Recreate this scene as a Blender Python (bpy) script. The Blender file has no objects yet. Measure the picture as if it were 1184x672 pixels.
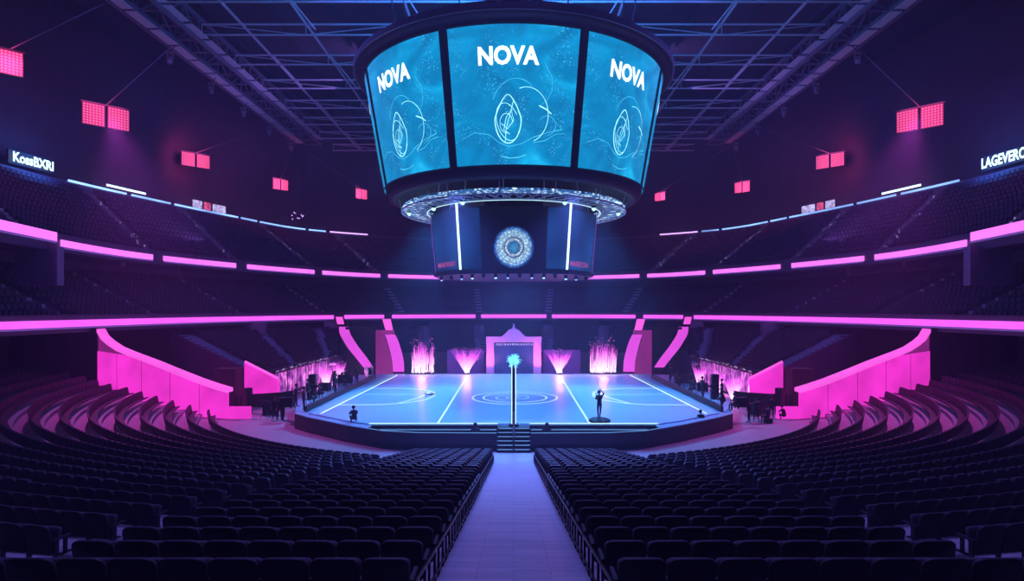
import bpy, math, random
from mathutils import Vector, Matrix
random.seed(7)
PI = math.pi
SC = bpy.context.scene
COL = SC.collection

# ------------------------------------------------------------------ camera
cd = bpy.data.cameras.new('camera')
cam = bpy.data.objects.new('camera', cd)
COL.objects.link(cam)
cam.location = (0, 0, 8.7)
cam.rotation_euler = (PI / 2, 0, 0)
cd.sensor_width = 36
cd.lens = 36 * 700 / 1184
cd.shift_x = -2 / 1184
cd.shift_y = 22 / 1184
cd.clip_end = 600
SC.camera = cam

# ------------------------------------------------------------------ world, lights, exposure
w = bpy.data.worlds.new('world')
SC.world = w
w.use_nodes = True
bg = w.node_tree.nodes['Background']
bg.inputs[0].default_value = (0.16, 0.07, 0.55, 1)
bg.inputs[1].default_value = 0.05
SC.view_settings.view_transform = 'Standard'
SC.view_settings.look = 'None'
SC.view_settings.gamma = 1
SC.view_settings.use_curve_mapping = False
SC.view_settings.exposure = 0.0


def look_at(o, target):
    d = Vector(target) - o.location
    o.rotation_euler = d.to_track_quat('-Z', 'Y').to_euler()


def area(loc, target, size, power, col, sy=None):
    l = bpy.data.lights.new('area_light', 'AREA')
    l.size = size
    if sy:
        l.shape = 'RECTANGLE'
        l.size_y = sy
    l.energy = power
    l.color = col
    o = bpy.data.objects.new('area_light', l)
    o.location = loc
    look_at(o, target)
    COL.objects.link(o)
    return o


def spot(loc, target, deg, power, col, blend=.6, r=.5):
    l = bpy.data.lights.new('spot_light', 'SPOT')
    l.spot_size = math.radians(deg)
    l.spot_blend = blend
    l.energy = power
    l.color = col
    l.shadow_soft_size = r
    o = bpy.data.objects.new('spot_light', l)
    o.location = loc
    look_at(o, target)
    COL.objects.link(o)
    return o


BLUE = (.06, .34, 1.0)
VIO = (.14, .12, 1.0)
MAG = (1.0, .10, .80)
# the scoreboard rig lights the playing floor
spot((-7.6, 53, 16.9), (-8, 50, 1.2), 84, 21000, BLUE)
spot((7.6, 53, 16.9), (8, 50, 1.2), 84, 21000, BLUE)
spot((-4.4, 44.0, 16.9), (-4, 41, 1.2), 74, 5500, BLUE)
spot((4.4, 44.0, 16.9), (4, 41, 1.2), 74, 5500, BLUE)
spot((0, 53, 11.2), (0, 53, 1.2), 150, 4200, (.10, .40, 1.0), .5, .3)
spot((0, 62.5, 16.9), (0, 63, 1.2), 100, 20000, (.16, .38, 1.0), .7, 2.5)
# front of the rig, washing the aisle and the seats facing the stage
spot((-4.4, 43.4, 17.1), (0, 30, 0), 64, 27000, (.15, .23, 1.0), 1.0, .3)
spot((4.4, 43.4, 17.1), (0, 30, 0), 64, 27000, (.15, .23, 1.0), 1.0, .3)
# added violet ambient fill from under the roof, not a fixture
area((-24, 62, 37.5), (-20, 60, 0), 30, 4500, VIO, 50)
area((24, 62, 37.5), (20, 60, 0), 30, 4500, VIO, 50)
# blue uplight from the scoreboard's top onto the roof steel
area((0, 53, 29.4), (0, 62, 60), 18, 22000, (.02, .26, 1.0), 18)
# magenta wash on each flank
spot((-39.2, 58.8, 27.6), (-23, 44, 1), 44, 36000, MAG, 1.0, .5)
spot((39.2, 58.8, 27.6), (23, 44, 1), 44, 36000, MAG, 1.0, .5)
# added violet fill to lift the box trusses out of the dark
area((-29, 80, 33), (-36, 80, 39), 4, 1700, (.42, .20, 1.0), 70)
area((29, 80, 33), (36, 80, 39), 4, 1700, (.42, .20, 1.0), 70)
# added pink spots tinting the gate, no fixtures there
spot((-2.8, 69.5, 1.5), (-2.8, 72, 4), 80, 700, (1.0, .22, .75), .8, .1)
spot((2.8, 69.5, 1.5), (2.8, 72, 4), 80, 700, (1.0, .22, .75), .8, .1)
# added soft fill above the near rows, picking out the seat tops
area((0, 16, 26), (0, 14, 4), 12, 3800, (.24, .19, 1.0), 12)

# ------------------------------------------------------------------ helpers
CAMZ, F, CX, CY = 8.7, 700.0, 594.0, 358.0


def at(x, y, D):
    return Vector(((x - CX) / F * D, D, CAMZ - (y - CY) / F * D))


class MB:
    def __init__(s):
        s.v, s.f, s.m = [], [], []

    def add(s, vs, fs, mi=0):
        n = len(s.v)
        s.v.extend([tuple(p) for p in vs])
        s.f.extend([tuple(i + n for i in f) for f in fs])
        s.m.extend([mi] * len(fs))
        return s

    def box(s, lo, hi, mi=0, rz=0, c=None):
        x0, y0, z0 = lo
        x1, y1, z1 = hi
        p = [Vector(q) for q in ((x0, y0, z0), (x1, y0, z0), (x1, y1, z0), (x0, y1, z0),
                                 (x0, y0, z1), (x1, y0, z1), (x1, y1, z1), (x0, y1, z1))]
        if rz or c:
            M = Matrix.Translation(c or (0, 0, 0)) @ Matrix.Rotation(rz, 4, 'Z')
            p = [M @ q for q in p]
        return s.add(p, [(0, 3, 2, 1), (4, 5, 6, 7), (0, 1, 5, 4), (1, 2, 6, 5), (2, 3, 7, 6), (3, 0, 4, 7)], mi)

    def bar(s, a, b, wd, ht=None, mi=0):
        a, b = Vector(a), Vector(b)
        d = (b - a).normalized()
        up = Vector((0, 0, 1)) if abs(d.z) < .95 else Vector((0, 1, 0))
        u = d.cross(up).normalized() * wd / 2
        v = u.cross(d).normalized() * (ht or wd) / 2
        p = [a - u - v, a + u - v, a + u + v, a - u + v, b - u - v, b + u - v, b + u + v, b - u + v]
        return s.add(p, [(0, 3, 2, 1), (4, 5, 6, 7), (0, 1, 5, 4), (1, 2, 6, 5), (2, 3, 7, 6), (3, 0, 4, 7)], mi)

    def tube(s, pts, r, n=8, mi=0, closed=False):
        pts = [Vector(p) for p in pts]
        rs = r if isinstance(r, (list, tuple)) else [r] * len(pts)
        N = len(pts)
        vs = []
        prev = None
        for i, p in enumerate(pts):
            if closed:
                d = pts[(i + 1) % N] - pts[i - 1]
            else:
                d = pts[min(i + 1, N - 1)] - pts[max(i - 1, 0)]
            d.normalize()
            up = prev if prev is not None else (Vector((0, 0, 1)) if abs(d.z) < .9 else Vector((0, 1, 0)))
            u = d.cross(up)
            if u.length < 1e-5:
                u = d.orthogonal()
            u.normalize()
            v = u.cross(d).normalized()
            prev = v
            for k in range(n):
                a = 2 * PI * k / n
                vs.append(p + u * math.cos(a) * rs[i] + v * math.sin(a) * rs[i])
        fs = []
        for i in range(N if closed else N - 1):
            j = (i + 1) % N
            for k in range(n):
                k2 = (k + 1) % n
                fs.append((i * n + k, j * n + k, j * n + k2, i * n + k2))
        if not closed:
            fs.append(tuple(range(n)))
            fs.append(tuple(range((N - 1) * n + n - 1, (N - 1) * n - 1, -1)))
        return s.add(vs, fs, mi)

    def grid(s, rows, mi=0, closed=False, flip=False):
        n = len(rows[0])
        vs = [p for r in rows for p in r]
        fs = []
        for i in range(len(rows) - 1):
            for j in range(n if closed else n - 1):
                k = (j + 1) % n
                f = (i * n + j, i * n + k, (i + 1) * n + k, (i + 1) * n + j)
                fs.append(f[::-1] if flip else f)
        return s.add(vs, fs, mi)

    def prism(s, poly, z0, z1, mi=0):
        n = len(poly)
        vs = [(x, y, z0) for x, y in poly] + [(x, y, z1) for x, y in poly]
        fs = [tuple(range(n))[::-1], tuple(range(n, 2 * n))]
        fs += [(i, (i + 1) % n, n + (i + 1) % n, n + i) for i in range(n)]
        return s.add(vs, fs, mi)

    def lathe(s, prof, c=(0, 0, 0), n=32, a0=0, a1=2 * PI, mi=0, capped=True):
        full = abs(a1 - a0 - 2 * PI) < 1e-6
        m = n if full else n + 1
        rows = []
        for r, z in prof:
            rows.append([(c[0] + r * math.cos(a0 + (a1 - a0) * k / n), c[1] + r * math.sin(a0 + (a1 - a0) * k / n), c[2] + z) for k in range(m)])
        s.grid(rows, mi, closed=full)
        if capped and full:
            b = len(s.v) - m * len(prof)
            s.f.append(tuple(range(b, b + m))[::-1]); s.m.append(mi)
            b = len(s.v) - m
            s.f.append(tuple(range(b, b + m))); s.m.append(mi)
        return s

    def mesh(s, name, mats, smooth=False):
        me = bpy.data.meshes.new(name)
        me.from_pydata(s.v, [], s.f)
        for m in (mats if isinstance(mats, (list, tuple)) else [mats]):
            me.materials.append(m)
        if any(s.m):
            me.polygons.foreach_set('material_index', s.m)
        if smooth:
            me.polygons.foreach_set('use_smooth', [True] * len(me.polygons))
        me.update()
        return me

    def build(s, name, mats, parent=None, smooth=False, **kw):
        o = bpy.data.objects.new(name, s.mesh(name, mats, smooth))
        COL.objects.link(o)
        if parent is not None:
            o.parent = parent
        if kw:
            tag(o, **kw)
        return o


def tag(o, label=None, cat=None, group=None, kind=None):
    if label: o['label'] = label
    if cat: o['category'] = cat
    if group: o['group'] = group
    if kind: o['kind'] = kind
    return o


def thing(name, label, cat, loc=(0, 0, 0), rz=0, group=None):
    o = bpy.data.objects.new(name, None)
    COL.objects.link(o)
    o.location = loc
    o.rotation_euler = (0, 0, rz)
    o.empty_display_size = .2
    return tag(o, label, cat, group)


def kids(o):
    return [c for c in COL.objects if c.parent == o]


def copy_tree(src, parts, loc, rz=0, label=None, group=None):
    r = src.copy()
    COL.objects.link(r)
    r.location = loc
    r.rotation_euler = (0, 0, rz)
    if label: r['label'] = label
    if group: r['group'] = group
    for p, subs in parts:
        c = p.copy()
        COL.objects.link(c)
        c.parent = r
        for q in subs:
            d = q.copy()
            COL.objects.link(d)
            d.parent = c
    return r


def structure(mb, name, mat, smooth=False, label=None):
    return mb.build(name, mat, None, smooth, kind='structure', label=label)


def catmull(pts, n):
    """pts -> n*(len-1)+1 points, uniform in control index"""
    out = []
    P = [Vector(p) for p in pts]
    m = len(P)
    for i in range(m - 1):
        p0 = P[i - 1] if i else P[0] * 2 - P[1]
        p1, p2 = P[i], P[i + 1]
        p3 = P[i + 2] if i + 2 < m else P[-1] * 2 - P[-2]
        for k in range(n):
            t = k / n
            out.append(.5 * ((2 * p1) + (p2 - p0) * t + (2 * p0 - 5 * p1 + 4 * p2 - p3) * t * t + (3 * p1 - p0 - 3 * p2 + p3) * t ** 3))
    out.append(P[-1])
    return out


def ring(half, n=8):
    """half: control points from the near left round to the centre of the far end; mirrored to a full U"""
    full = list(half) + [(-x, y) for x, y in reversed(half[:-1])]
    return catmull(full, n)


def offs(poly, d):
    out = []
    for i, p in enumerate(poly):
        t = poly[min(i + 1, len(poly) - 1)] - poly[max(i - 1, 0)]
        nrm = Vector((-t.y, t.x)).normalized()
        out.append(p + nrm * d)
    return out


ORD = ['zeroth', 'first', 'second', 'third', 'fourth', 'fifth', 'sixth', 'seventh', 'eighth', 'ninth', 'tenth', 'eleventh', 'twelfth',
       'thirteenth', 'fourteenth', 'fifteenth', 'sixteenth', 'seventeenth', 'eighteenth', 'nineteenth', 'twentieth', 'twenty-first',
       'twenty-second', 'twenty-third', 'twenty-fourth', 'twenty-fifth', 'twenty-sixth', 'twenty-seventh', 'twenty-eighth', 'twenty-ninth', 'thirtieth']


# ------------------------------------------------------------------ materials
def nt(name):
    m = bpy.data.materials.new(name)
    m.use_nodes = True
    n = m.node_tree
    return m, n, n.nodes['Principled BSDF'], n.nodes['Material Output']


def mat(name, col, rough=.6, metal=0, bump=0, scale=8, var=.25, spec=.5):
    m, n, b, out = nt(name)
    tc = n.nodes.new('ShaderNodeTexCoord')
    nz = n.nodes.new('ShaderNodeTexNoise')
    nz.inputs['Scale'].default_value = scale
    nz.inputs['Detail'].default_value = 4
    n.links.new(tc.outputs['Object'], nz.inputs['Vector'])
    mx = n.nodes.new('ShaderNodeMix')
    mx.data_type = 'RGBA'
    n.links.new(nz.outputs['Fac'], mx.inputs['Factor'])
    mx.inputs[6].default_value = tuple(c * (1 - var) for c in col) + (1,)
    mx.inputs[7].default_value = tuple(min(1, c * (1 + var)) for c in col) + (1,)
    n.links.new(mx.outputs[2], b.inputs['Base Color'])
    b.inputs['Roughness'].default_value = rough
    b.inputs['Metallic'].default_value = metal
    b.inputs['Specular IOR Level'].default_value = spec
    if bump:
        bp = n.nodes.new('ShaderNodeBump')
        bp.inputs['Strength'].default_value = bump
        bp.inputs['Distance'].default_value = .02
        n.links.new(nz.outputs['Fac'], bp.inputs['Height'])
        n.links.new(bp.outputs['Normal'], b.inputs['Normal'])
    return m


def emit(name, col, strength=1.0, var=0.0, scale=3.0, coord='Object'):
    m, n, b, out = nt(name)
    b.inputs['Base Color'].default_value = (.02, .02, .03, 1)
    b.inputs['Roughness'].default_value = .4
    b.inputs['Emission Color'].default_value = tuple(col) + (1,)
    b.inputs['Emission Strength'].default_value = strength
    if var:
        tc = n.nodes.new('ShaderNodeTexCoord')
        nz = n.nodes.new('ShaderNodeTexNoise')
        nz.inputs['Scale'].default_value = scale
        mr = n.nodes.new('ShaderNodeMapRange')
        mr.inputs[1].default_value = .3
        mr.inputs[2].default_value = .7
        mr.inputs[3].default_value = strength * (1 - var)
        mr.inputs[4].default_value = strength * (1 + var)
        n.links.new(tc.outputs[coord], nz.inputs['Vector'])
        n.links.new(nz.outputs['Fac'], mr.inputs[0])
        n.links.new(mr.outputs[0], b.inputs['Emission Strength'])
    return m


M = {}
M['seat'] = mat('seat_shell', (.022, .019, .034), .55, 0, .15, 30, spec=.24)
M['pad'] = mat('seat_fabric', (.036, .028, .048), .85, 0, .3, 60)
M['metal'] = mat('dark_metal', (.05, .05, .06), .35, .8, .05, 20)
M['steel'] = mat('roof_steel', (.55, .58, .64), .5, .2, .1, 5)
M['steeldark'] = mat('catwalk_steel', (.17, .15, .20), .5, .3, .1, 5)
M['tread'] = mat('terrace_concrete', (.34, .31, .36), .75, 0, .1, 3)
M['upper'] = mat('balcony_terrace', (.075, .06, .10), .8, 0, .1, 2)
M['floorm'] = mat('arena_floor', (.34, .30, .34), .55, 0, .05, 1.2, .12)
M['wallm'] = mat('dark_wall', (.045, .025, .04), .8, 0, .15, 1.5)
M['fascia'] = mat('balcony_fascia', (.10, .08, .14), .5, 0, .05, 3)
M['panelm'] = mat('wall_panel', (.30, .22, .36), .7, 0, .05, 2)
M['roof'] = mat('roof_deck', (.02, .022, .03), .8, 0, .1, .5)
M['black'] = mat('matte_black', (.018, .016, .024), .6, 0, .05, 8)
M['skirt'] = mat('stage_skirt', (.035, .025, .045), .6, 0, .2, 6)
M['court'] = mat('playing_surface', (.43, .66, .92), .38, 0, 0, .6, .05)
M['deck'] = mat('stage_deck', (.30, .55, .70), .4, 0, 0, 1, .1)
M['seatfar'] = mat('far_seat', (.045, .035, .065), .6, 0, 0, 3)
M['stairm'] = mat('stair_tread', (.42, .36, .50), .6, 0, .1, 5)
M['cloth'] = mat('dark_cloth', (.02, .02, .035), .8, 0, .2, 12)
M['skin'] = mat('skin', (.30, .18, .13), .5, 0, .05, 20)
M['hair'] = mat('hair', (.02, .015, .012), .6, 0, .4, 60)
M['portal'] = mat('portal_lit_pink', (.85, .30, .66), .5, 0, .05, 4, .1)  # pink light on the gate is put into this base colour
M['rib'] = emit('ribbon_pink', (.86, .17, .95), 1.45, .10, .25)
M['rib2'] = emit('ribbon_pink_low', (.82, .10, .90), 1.4, .10, .25)
M['ribedge'] = emit('ribbon_edge', (.30, .12, .75), .5)
M['blueline'] = emit('blue_neon', (.22, .42, 1.0), 2.0, .5, .15)
M['violine'] = emit('violet_neon', (.62, .35, 1.0), 2.0)
M['whiteneon'] = emit('white_neon', (.60, .84, 1.0), 2.0)
M['cyanedge'] = emit('cyan_neon', (.10, .65, .80), 1.1)
M['line'] = emit('court_line', (.55, .88, 1.0), 1.5)
M['linedim'] = emit('court_line_dim', (.45, .80, 1.0), 1.5)
M['pinkwall'] = emit('wall_magenta_light', (.80, .03, .58), 1.15, .22, .35)  # pink light falling on the flank walls, put in as emission
M['pinkwalldim'] = emit('wall_magenta_light_dim', (.30, .02, .24), .75, .2, .35)  # weaker pink light on the less lit walls, put in as emission
M['rampcap'] = emit('ramp_pink_light', (.80, .08, .82), 1.05, .08, .3)  # pink light on the ramp walls, put in as emission
M['pinkcap'] = emit('cap_pink_light', (.86, .10, .72), 1.2, .08, .3)  # pink light along the wall tops, put in as emission
M['letters'] = emit('white_letters', (.85, .97, 1.0), 1.8)
M['signblue'] = emit('sign_letters', (.50, .85, 1.0), 3.0)
M['art'] = emit('art_lines', (.35, .90, 1.0), 1.5, .3, 1)
M['artdim'] = emit('art_lines_dim', (.08, .60, .90), 1.2, .3, 1)
M['green'] = emit('green_sign', (.10, .50, .40), .5, .9, 8)
M['nose'] = emit('nosing', (.12, .30, .70), .9)
M['lamp'] = emit('lamp_cyan', (.30, .75, 1.0), 3.0)
M['pinkdot'] = emit('pink_letters', (.80, .12, .45), .6)
M['bannerw'] = emit('banner_white', (.55, .50, .95), .9, .6, 2)
M['bannerr'] = emit('banner_red', (.85, .10, .30), .8, .6, 2)


def wood_mat():
    m, n, b, out = nt('aisle_planks')
    tc = n.nodes.new('ShaderNodeTexCoord')
    mp = n.nodes.new('ShaderNodeMapping')
    br = n.nodes.new('ShaderNodeTexBrick')
    br.inputs['Scale'].default_value = 1
    br.inputs['Brick Width'].default_value = 1.1
    br.inputs['Row Height'].default_value = .14
    br.inputs['Mortar Size'].default_value = .006
    br.inputs['Color1'].default_value = (.52, .48, .56, 1)
    br.inputs['Color2'].default_value = (.38, .35, .44, 1)
    br.inputs['Mortar'].default_value = (.12, .11, .15, 1)
    n.links.new(tc.outputs['Object'], mp.inputs['Vector'])
    n.links.new(mp.outputs[0], br.inputs['Vector'])
    nz = n.nodes.new('ShaderNodeTexNoise')
    mp2 = n.nodes.new('ShaderNodeMapping')
    mp2.inputs['Scale'].default_value = (2, 25, 1)
    n.links.new(tc.outputs['Object'], mp2.inputs['Vector'])
    n.links.new(mp2.outputs[0], nz.inputs['Vector'])
    mx = n.nodes.new('ShaderNodeMix')
    mx.data_type = 'RGBA'
    mx.blend_type = 'MULTIPLY'
    mx.inputs['Factor'].default_value = .5
    n.links.new(br.outputs['Color'], mx.inputs[6])
    n.links.new(nz.outputs['Color'], mx.inputs[7])
    n.links.new(mx.outputs[2], b.inputs['Base Color'])
    b.inputs['Roughness'].default_value = .45
    return m


def uvnode(n):
    u = n.nodes.new('ShaderNodeUVMap')
    u.uv_map = 'UVMap'
    return u


def mathn(n, op, a, b=None):
    x = n.nodes.new('ShaderNodeMath')
    x.operation = op
    for i, v in enumerate((a, b)):
        if v is None: continue
        if isinstance(v, (int, float)):
            x.inputs[i].default_value = v
        else:
            n.links.new(v, x.inputs[i])
    return x.outputs[0]


def ramp(n, fac, stops):
    r = n.nodes.new('ShaderNodeValToRGB')
    e = r.color_ramp.elements
    e[0].position, e[0].color = stops[0][0], tuple(stops[0][1]) + (1,)
    e[1].position, e[1].color = stops[-1][0], tuple(stops[-1][1]) + (1,)
    for p, c in stops[1:-1]:
        k = e.new(p)
        k.color = tuple(c) + (1,)
    n.links.new(fac, r.inputs[0])
    return r.outputs[0]


def addc(n, a, b, mode='ADD', fac=1.0):
    mx = n.nodes.new('ShaderNodeMix')
    mx.data_type = 'RGBA'
    mx.blend_type = mode
    mx.inputs['Factor'].default_value = fac
    for s, v in ((6, a), (7, b)):
        if isinstance(v, tuple):
            mx.inputs[s].default_value = v + (1,)
        else:
            n.links.new(v, mx.inputs[s])
    return mx.outputs[2]


def screen_mat():
    m, n, b, out = nt('nebula_screen')
    u = uvnode(n)
    nz = n.nodes.new('ShaderNodeTexNoise')
    nz.inputs['Scale'].default_value = 2.6
    nz.inputs['Detail'].default_value = 6
    nz.inputs['Distortion'].default_value = 1.2
    n.links.new(u.outputs[0], nz.inputs['Vector'])
    base = ramp(n, nz.outputs['Fac'], [(.30, (.0, .14, .36)), (.50, (.0, .23, .52)), (.62, (.002, .32, .66)), (.78, (.01, .50, .88))])
    vo = n.nodes.new('ShaderNodeTexVoronoi')
    vo.inputs['Scale'].default_value = 62
    n.links.new(u.outputs[0], vo.inputs['Vector'])
    star = ramp(n, vo.outputs['Distance'], [(.0, (.6, 1.0, 1.0)), (.14, (.12, .5, .6)), (.26, (0, 0, 0))])
    nz2 = n.nodes.new('ShaderNodeTexNoise')
    nz2.inputs['Scale'].default_value = 4
    n.links.new(u.outputs[0], nz2.inputs['Vector'])
    mask = ramp(n, nz2.outputs['Fac'], [(.44, (.06, .06, .06)), (.62, (1, 1, 1))])
    st = addc(n, star, mask, 'MULTIPLY')
    col = addc(n, base, st)
    b.inputs['Base Color'].default_value = (.01, .01, .02, 1)
    b.inputs['Roughness'].default_value = .35
    n.links.new(col, b.inputs['Emission Color'])
    b.inputs['Emission Strength'].default_value = 1.2
    return m


def medallion_mat():
    m, n, b, out = nt('medallion_display')
    u = uvnode(n)
    sep = n.nodes.new('ShaderNodeSeparateXYZ')
    n.links.new(u.outputs[0], sep.inputs[0])
    x = mathn(n, 'SUBTRACT', sep.outputs[0], .5)
    y = mathn(n, 'SUBTRACT', sep.outputs[1], .5)
    r = mathn(n, 'SQRT', mathn(n, 'ADD', mathn(n, 'MULTIPLY', x, x), mathn(n, 'MULTIPLY', y, y)))
    a = mathn(n, 'ARCTAN2', y, x)
    cmb = n.nodes.new('ShaderNodeCombineXYZ')
    n.links.new(mathn(n, 'MULTIPLY', a, 4.4), cmb.inputs[0])
    n.links.new(mathn(n, 'MULTIPLY', r, 26), cmb.inputs[1])
    vo = n.nodes.new('ShaderNodeTexVoronoi')
    vo.inputs['Scale'].default_value = 1.0
    vo.inputs['Randomness'].default_value = .55
    n.links.new(cmb.outputs[0], vo.inputs['Vector'])
    beads = ramp(n, vo.outputs['Distance'], [(.15, (1, 1, 1)), (.42, (.18, .25, .4)), (.6, (.02, .04, .1))])
    rings = ramp(n, mathn(n, 'MULTIPLY', r, 2), [(.0, (.10, .45, .75)), (.30, (.04, .22, .45)), (.38, (.9, 1, 1)), (.46, (.05, .15, .4)),
                                                 (.56, (.6, .9, 1)), (.78, (.45, .75, 1)), (.90, (.05, .2, .6)), (1.0, (.0, .02, .1))])
    col = addc(n, beads, rings, 'MULTIPLY')
    col = addc(n, col, rings, 'MIX', .25)
    n.links.new(col, b.inputs['Emission Color'])
    b.inputs['Emission Strength'].default_value = 1.5
    b.inputs['Base Color'].default_value = (.01, .01, .03, 1)
    return m


def speckle_mat(name, cold, hot, scale, strength, lo=.0, hi=.25, stretch=(1, 1, 1)):
    m, n, b, out = nt(name)
    tc = n.nodes.new('ShaderNodeTexCoord')
    mp = n.nodes.new('ShaderNodeMapping')
    mp.inputs['Scale'].default_value = stretch
    n.links.new(tc.outputs['Object'], mp.inputs['Vector'])
    vo = n.nodes.new('ShaderNodeTexVoronoi')
    vo.inputs['Scale'].default_value = scale
    n.links.new(mp.outputs[0], vo.inputs['Vector'])
    c = ramp(n, vo.outputs['Distance'], [(lo, hot), (hi, cold), (.9, (0, 0, .01))])
    n.links.new(c, b.inputs['Emission Color'])
    b.inputs['Emission Strength'].default_value = strength
    b.inputs['Base Color'].default_value = (.01, .01, .03, 1)
    return m


def led_grid_mat():
    """floodlight face: rows and columns of small lamps, from UV"""
    m, n, b, out = nt('lamp_grid')
    u = uvnode(n)
    sep = n.nodes.new('ShaderNodeSeparateXYZ')
    n.links.new(u.outputs[0], sep.inputs[0])
    fx = mathn(n, 'ABSOLUTE', mathn(n, 'SUBTRACT', mathn(n, 'FRACT', mathn(n, 'MULTIPLY', sep.outputs[0], 7)), .5))
    fy = mathn(n, 'ABSOLUTE', mathn(n, 'SUBTRACT', mathn(n, 'FRACT', mathn(n, 'MULTIPLY', sep.outputs[1], 8)), .5))
    d = mathn(n, 'MAXIMUM', fx, fy)
    c = ramp(n, d, [(.0, (1.0, .34, .48)), (.18, (1.0, .20, .36)), (.28, (.34, .006, .10)), (.5, (.16, .0, .05))])
    n.links.new(c, b.inputs['Emission Color'])
    b.inputs['Emission Strength'].default_value = 1.3
    b.inputs['Base Color'].default_value = (.05, .01, .02, 1)
    return m


def spark_mat():
    """streaks of burning sparks, whiter near the launcher, from UV v (0 = launcher, 1 = tip)"""
    m, n, b, out = nt('spark_glow')
    u = uvnode(n)
    sep = n.nodes.new('ShaderNodeSeparateXYZ')
    n.links.new(u.outputs[0], sep.inputs[0])
    c = ramp(n, sep.outputs[1], [(.0, (1.0, .70, 1.0)), (.35, (1.0, .34, .90)), (.7, (.75, .08, .70)), (1.0, (.25, .02, .40))])
    n.links.new(c, b.inputs['Emission Color'])
    b.inputs['Emission Strength'].default_value = 1.9
    b.inputs['Base Color'].default_value = (0, 0, 0, 1)
    return m


def curtain_mat():
    """LED curtain: vertical streaks of magenta light, from UV"""
    m, n, b, out = nt('led_curtain')
    u = uvnode(n)
    mp = n.nodes.new('ShaderNodeMapping')
    mp.inputs['Scale'].default_value = (70, 3, 1)
    n.links.new(u.outputs[0], mp.inputs['Vector'])
    nz = n.nodes.new('ShaderNodeTexNoise')
    nz.inputs['Scale'].default_value = 1
    nz.inputs['Detail'].default_value = 5
    n.links.new(mp.outputs[0], nz.inputs['Vector'])
    mp2 = n.nodes.new('ShaderNodeMapping')
    mp2.inputs['Scale'].default_value = (7, 1.2, 1)
    n.links.new(u.outputs[0], mp2.inputs['Vector'])
    n2 = n.nodes.new('ShaderNodeTexNoise')
    n2.inputs['Scale'].default_value = 1
    n2.inputs['Detail'].default_value = 1
    n.links.new(mp2.outputs[0], n2.inputs['Vector'])
    a = ramp(n, nz.outputs['Fac'], [(.34, (.05, .01, .14)), (.50, (.42, .05, .46)), (.62, (.95, .25, .85)), (.74, (1.0, .7, 1.0))])
    k = ramp(n, n2.outputs['Fac'], [(.32, (.22, .25, .5)), (.62, (1.4, 1.3, 1.3))])
    c = addc(n, a, k, 'MULTIPLY')
    n.links.new(c, b.inputs['Emission Color'])
    b.inputs['Emission Strength'].default_value = 1.0
    b.inputs['Base Color'].default_value = (.02, .01, .03, 1)
    return m


M['wood'] = wood_mat()
M['screen'] = screen_mat()
M['medal'] = medallion_mat()
M['ledring'] = speckle_mat('led_ring', (.03, .14, .42), (.75, .95, 1.0), 3.4, 1.3, .16, .46)
M['ledhot'] = speckle_mat('led_ring_hot', (.10, .35, .8), (.95, 1, 1), 3.6, 1.6, .22, .50)
M['flood'] = led_grid_mat()
M['spark'] = spark_mat()
M['curtain'] = curtain_mat()
M['sidepanel'] = speckle_mat('blue_panel', (.006, .045, .24), (.008, .09, .34), .25, .8, .1, .9)
M['stepglow'] = speckle_mat('step_lights', (.05, .03, .16), (.55, .40, .85), 2.2, .55, .12, .3)


def set_uv(o, uvs):
    """uvs: one (u, v) per vertex"""
    me = o.data
    l = me.uv_layers.new(name='UVMap')
    for lp in me.loops:
        l.data[lp.index].uv = uvs[lp.vertex_index]


# ------------------------------------------------------------------ plan curves of the bowl
C1 = ring([(-33.5, 14), (-35.3, 30), (-36.8, 42), (-37, 53), (-36.4, 65), (-34.0, 78), (-30.2, 90), (-24, 99), (-12, 105.5), (0, 107)])
CF = ring([(-22.8, 14), (-23, 30), (-23.5, 42), (-23.5, 49), (-23.2, 55), (-22.9, 62), (-22.4, 70), (-20, 78), (-9, 80.5), (0, 80.5)])
C2 = ring([(-34, 14), (-36.3, 30), (-38.6, 44), (-41, 57), (-41.2, 68), (-38.2, 80), (-33.4, 92), (-26, 104), (-13.5, 112), (0, 114)])
C3 = ring([(-44, 14), (-48, 30), (-51, 45), (-52.5, 58), (-51.7, 70), (-49, 83), (-45.4, 96), (-38.5, 113), (-20, 125), (0, 127)])
Z1, Z2, Z3 = 7.6, 14.75, 23.7


def px_of(p):
    return CX + p.x / p.y * F


def near_index(poly, px, side):
    """index (float) along poly where it is seen at picture column px on that side"""
    best, bi = 1e9, 0
    for i, p in enumerate(poly):
        if p.y < 25 or (p.x * side < 0 and abs(p.x) > 1): continue
        d = abs(px_of(p) - px)
        if d < best:
            best, bi = d, i
    return bi


# ================================================================== SETTING
mb = MB()
mb.add([(-60, -8, 0), (60, -8, 0), (60, 135, 0), (-60, 135, 0), (-60, -8, -.4), (60, -8, -.4), (60, 135, -.4), (-60, 135, -.4)],
       [(0, 1, 2, 3), (7, 6, 5, 4), (0, 4, 5, 1), (1, 5, 6, 2), (2, 6, 7, 3), (3, 7, 4, 0)])
structure(mb, 'floor', M['floorm'])

# outer wall, up to the roof
W = offs(C3, 1.0)
mb = MB()
mb.grid([[(p.x, p.y, 0) for p in W], [(p.x, p.y, 26) for p in W], [(p.x * .98, p.y, 43) for p in W]], flip=True)
structure(mb, 'wall_far', M['wallm'])
mb = MB()
mb.box((-50, -8.5, 0), (50, -8, 43))
structure(mb, 'wall_back', M['wallm'])
mb = MB()
mb.box((-62, -9, 43), (62, 136, 43.6))
for i in range(-8, 9):      # deck ribs
    mb.box((i * 7 - .2, -8, 42.5), (i * 7 + .2, 130, 43))
structure(mb, 'ceiling', M['roof'])


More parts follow.
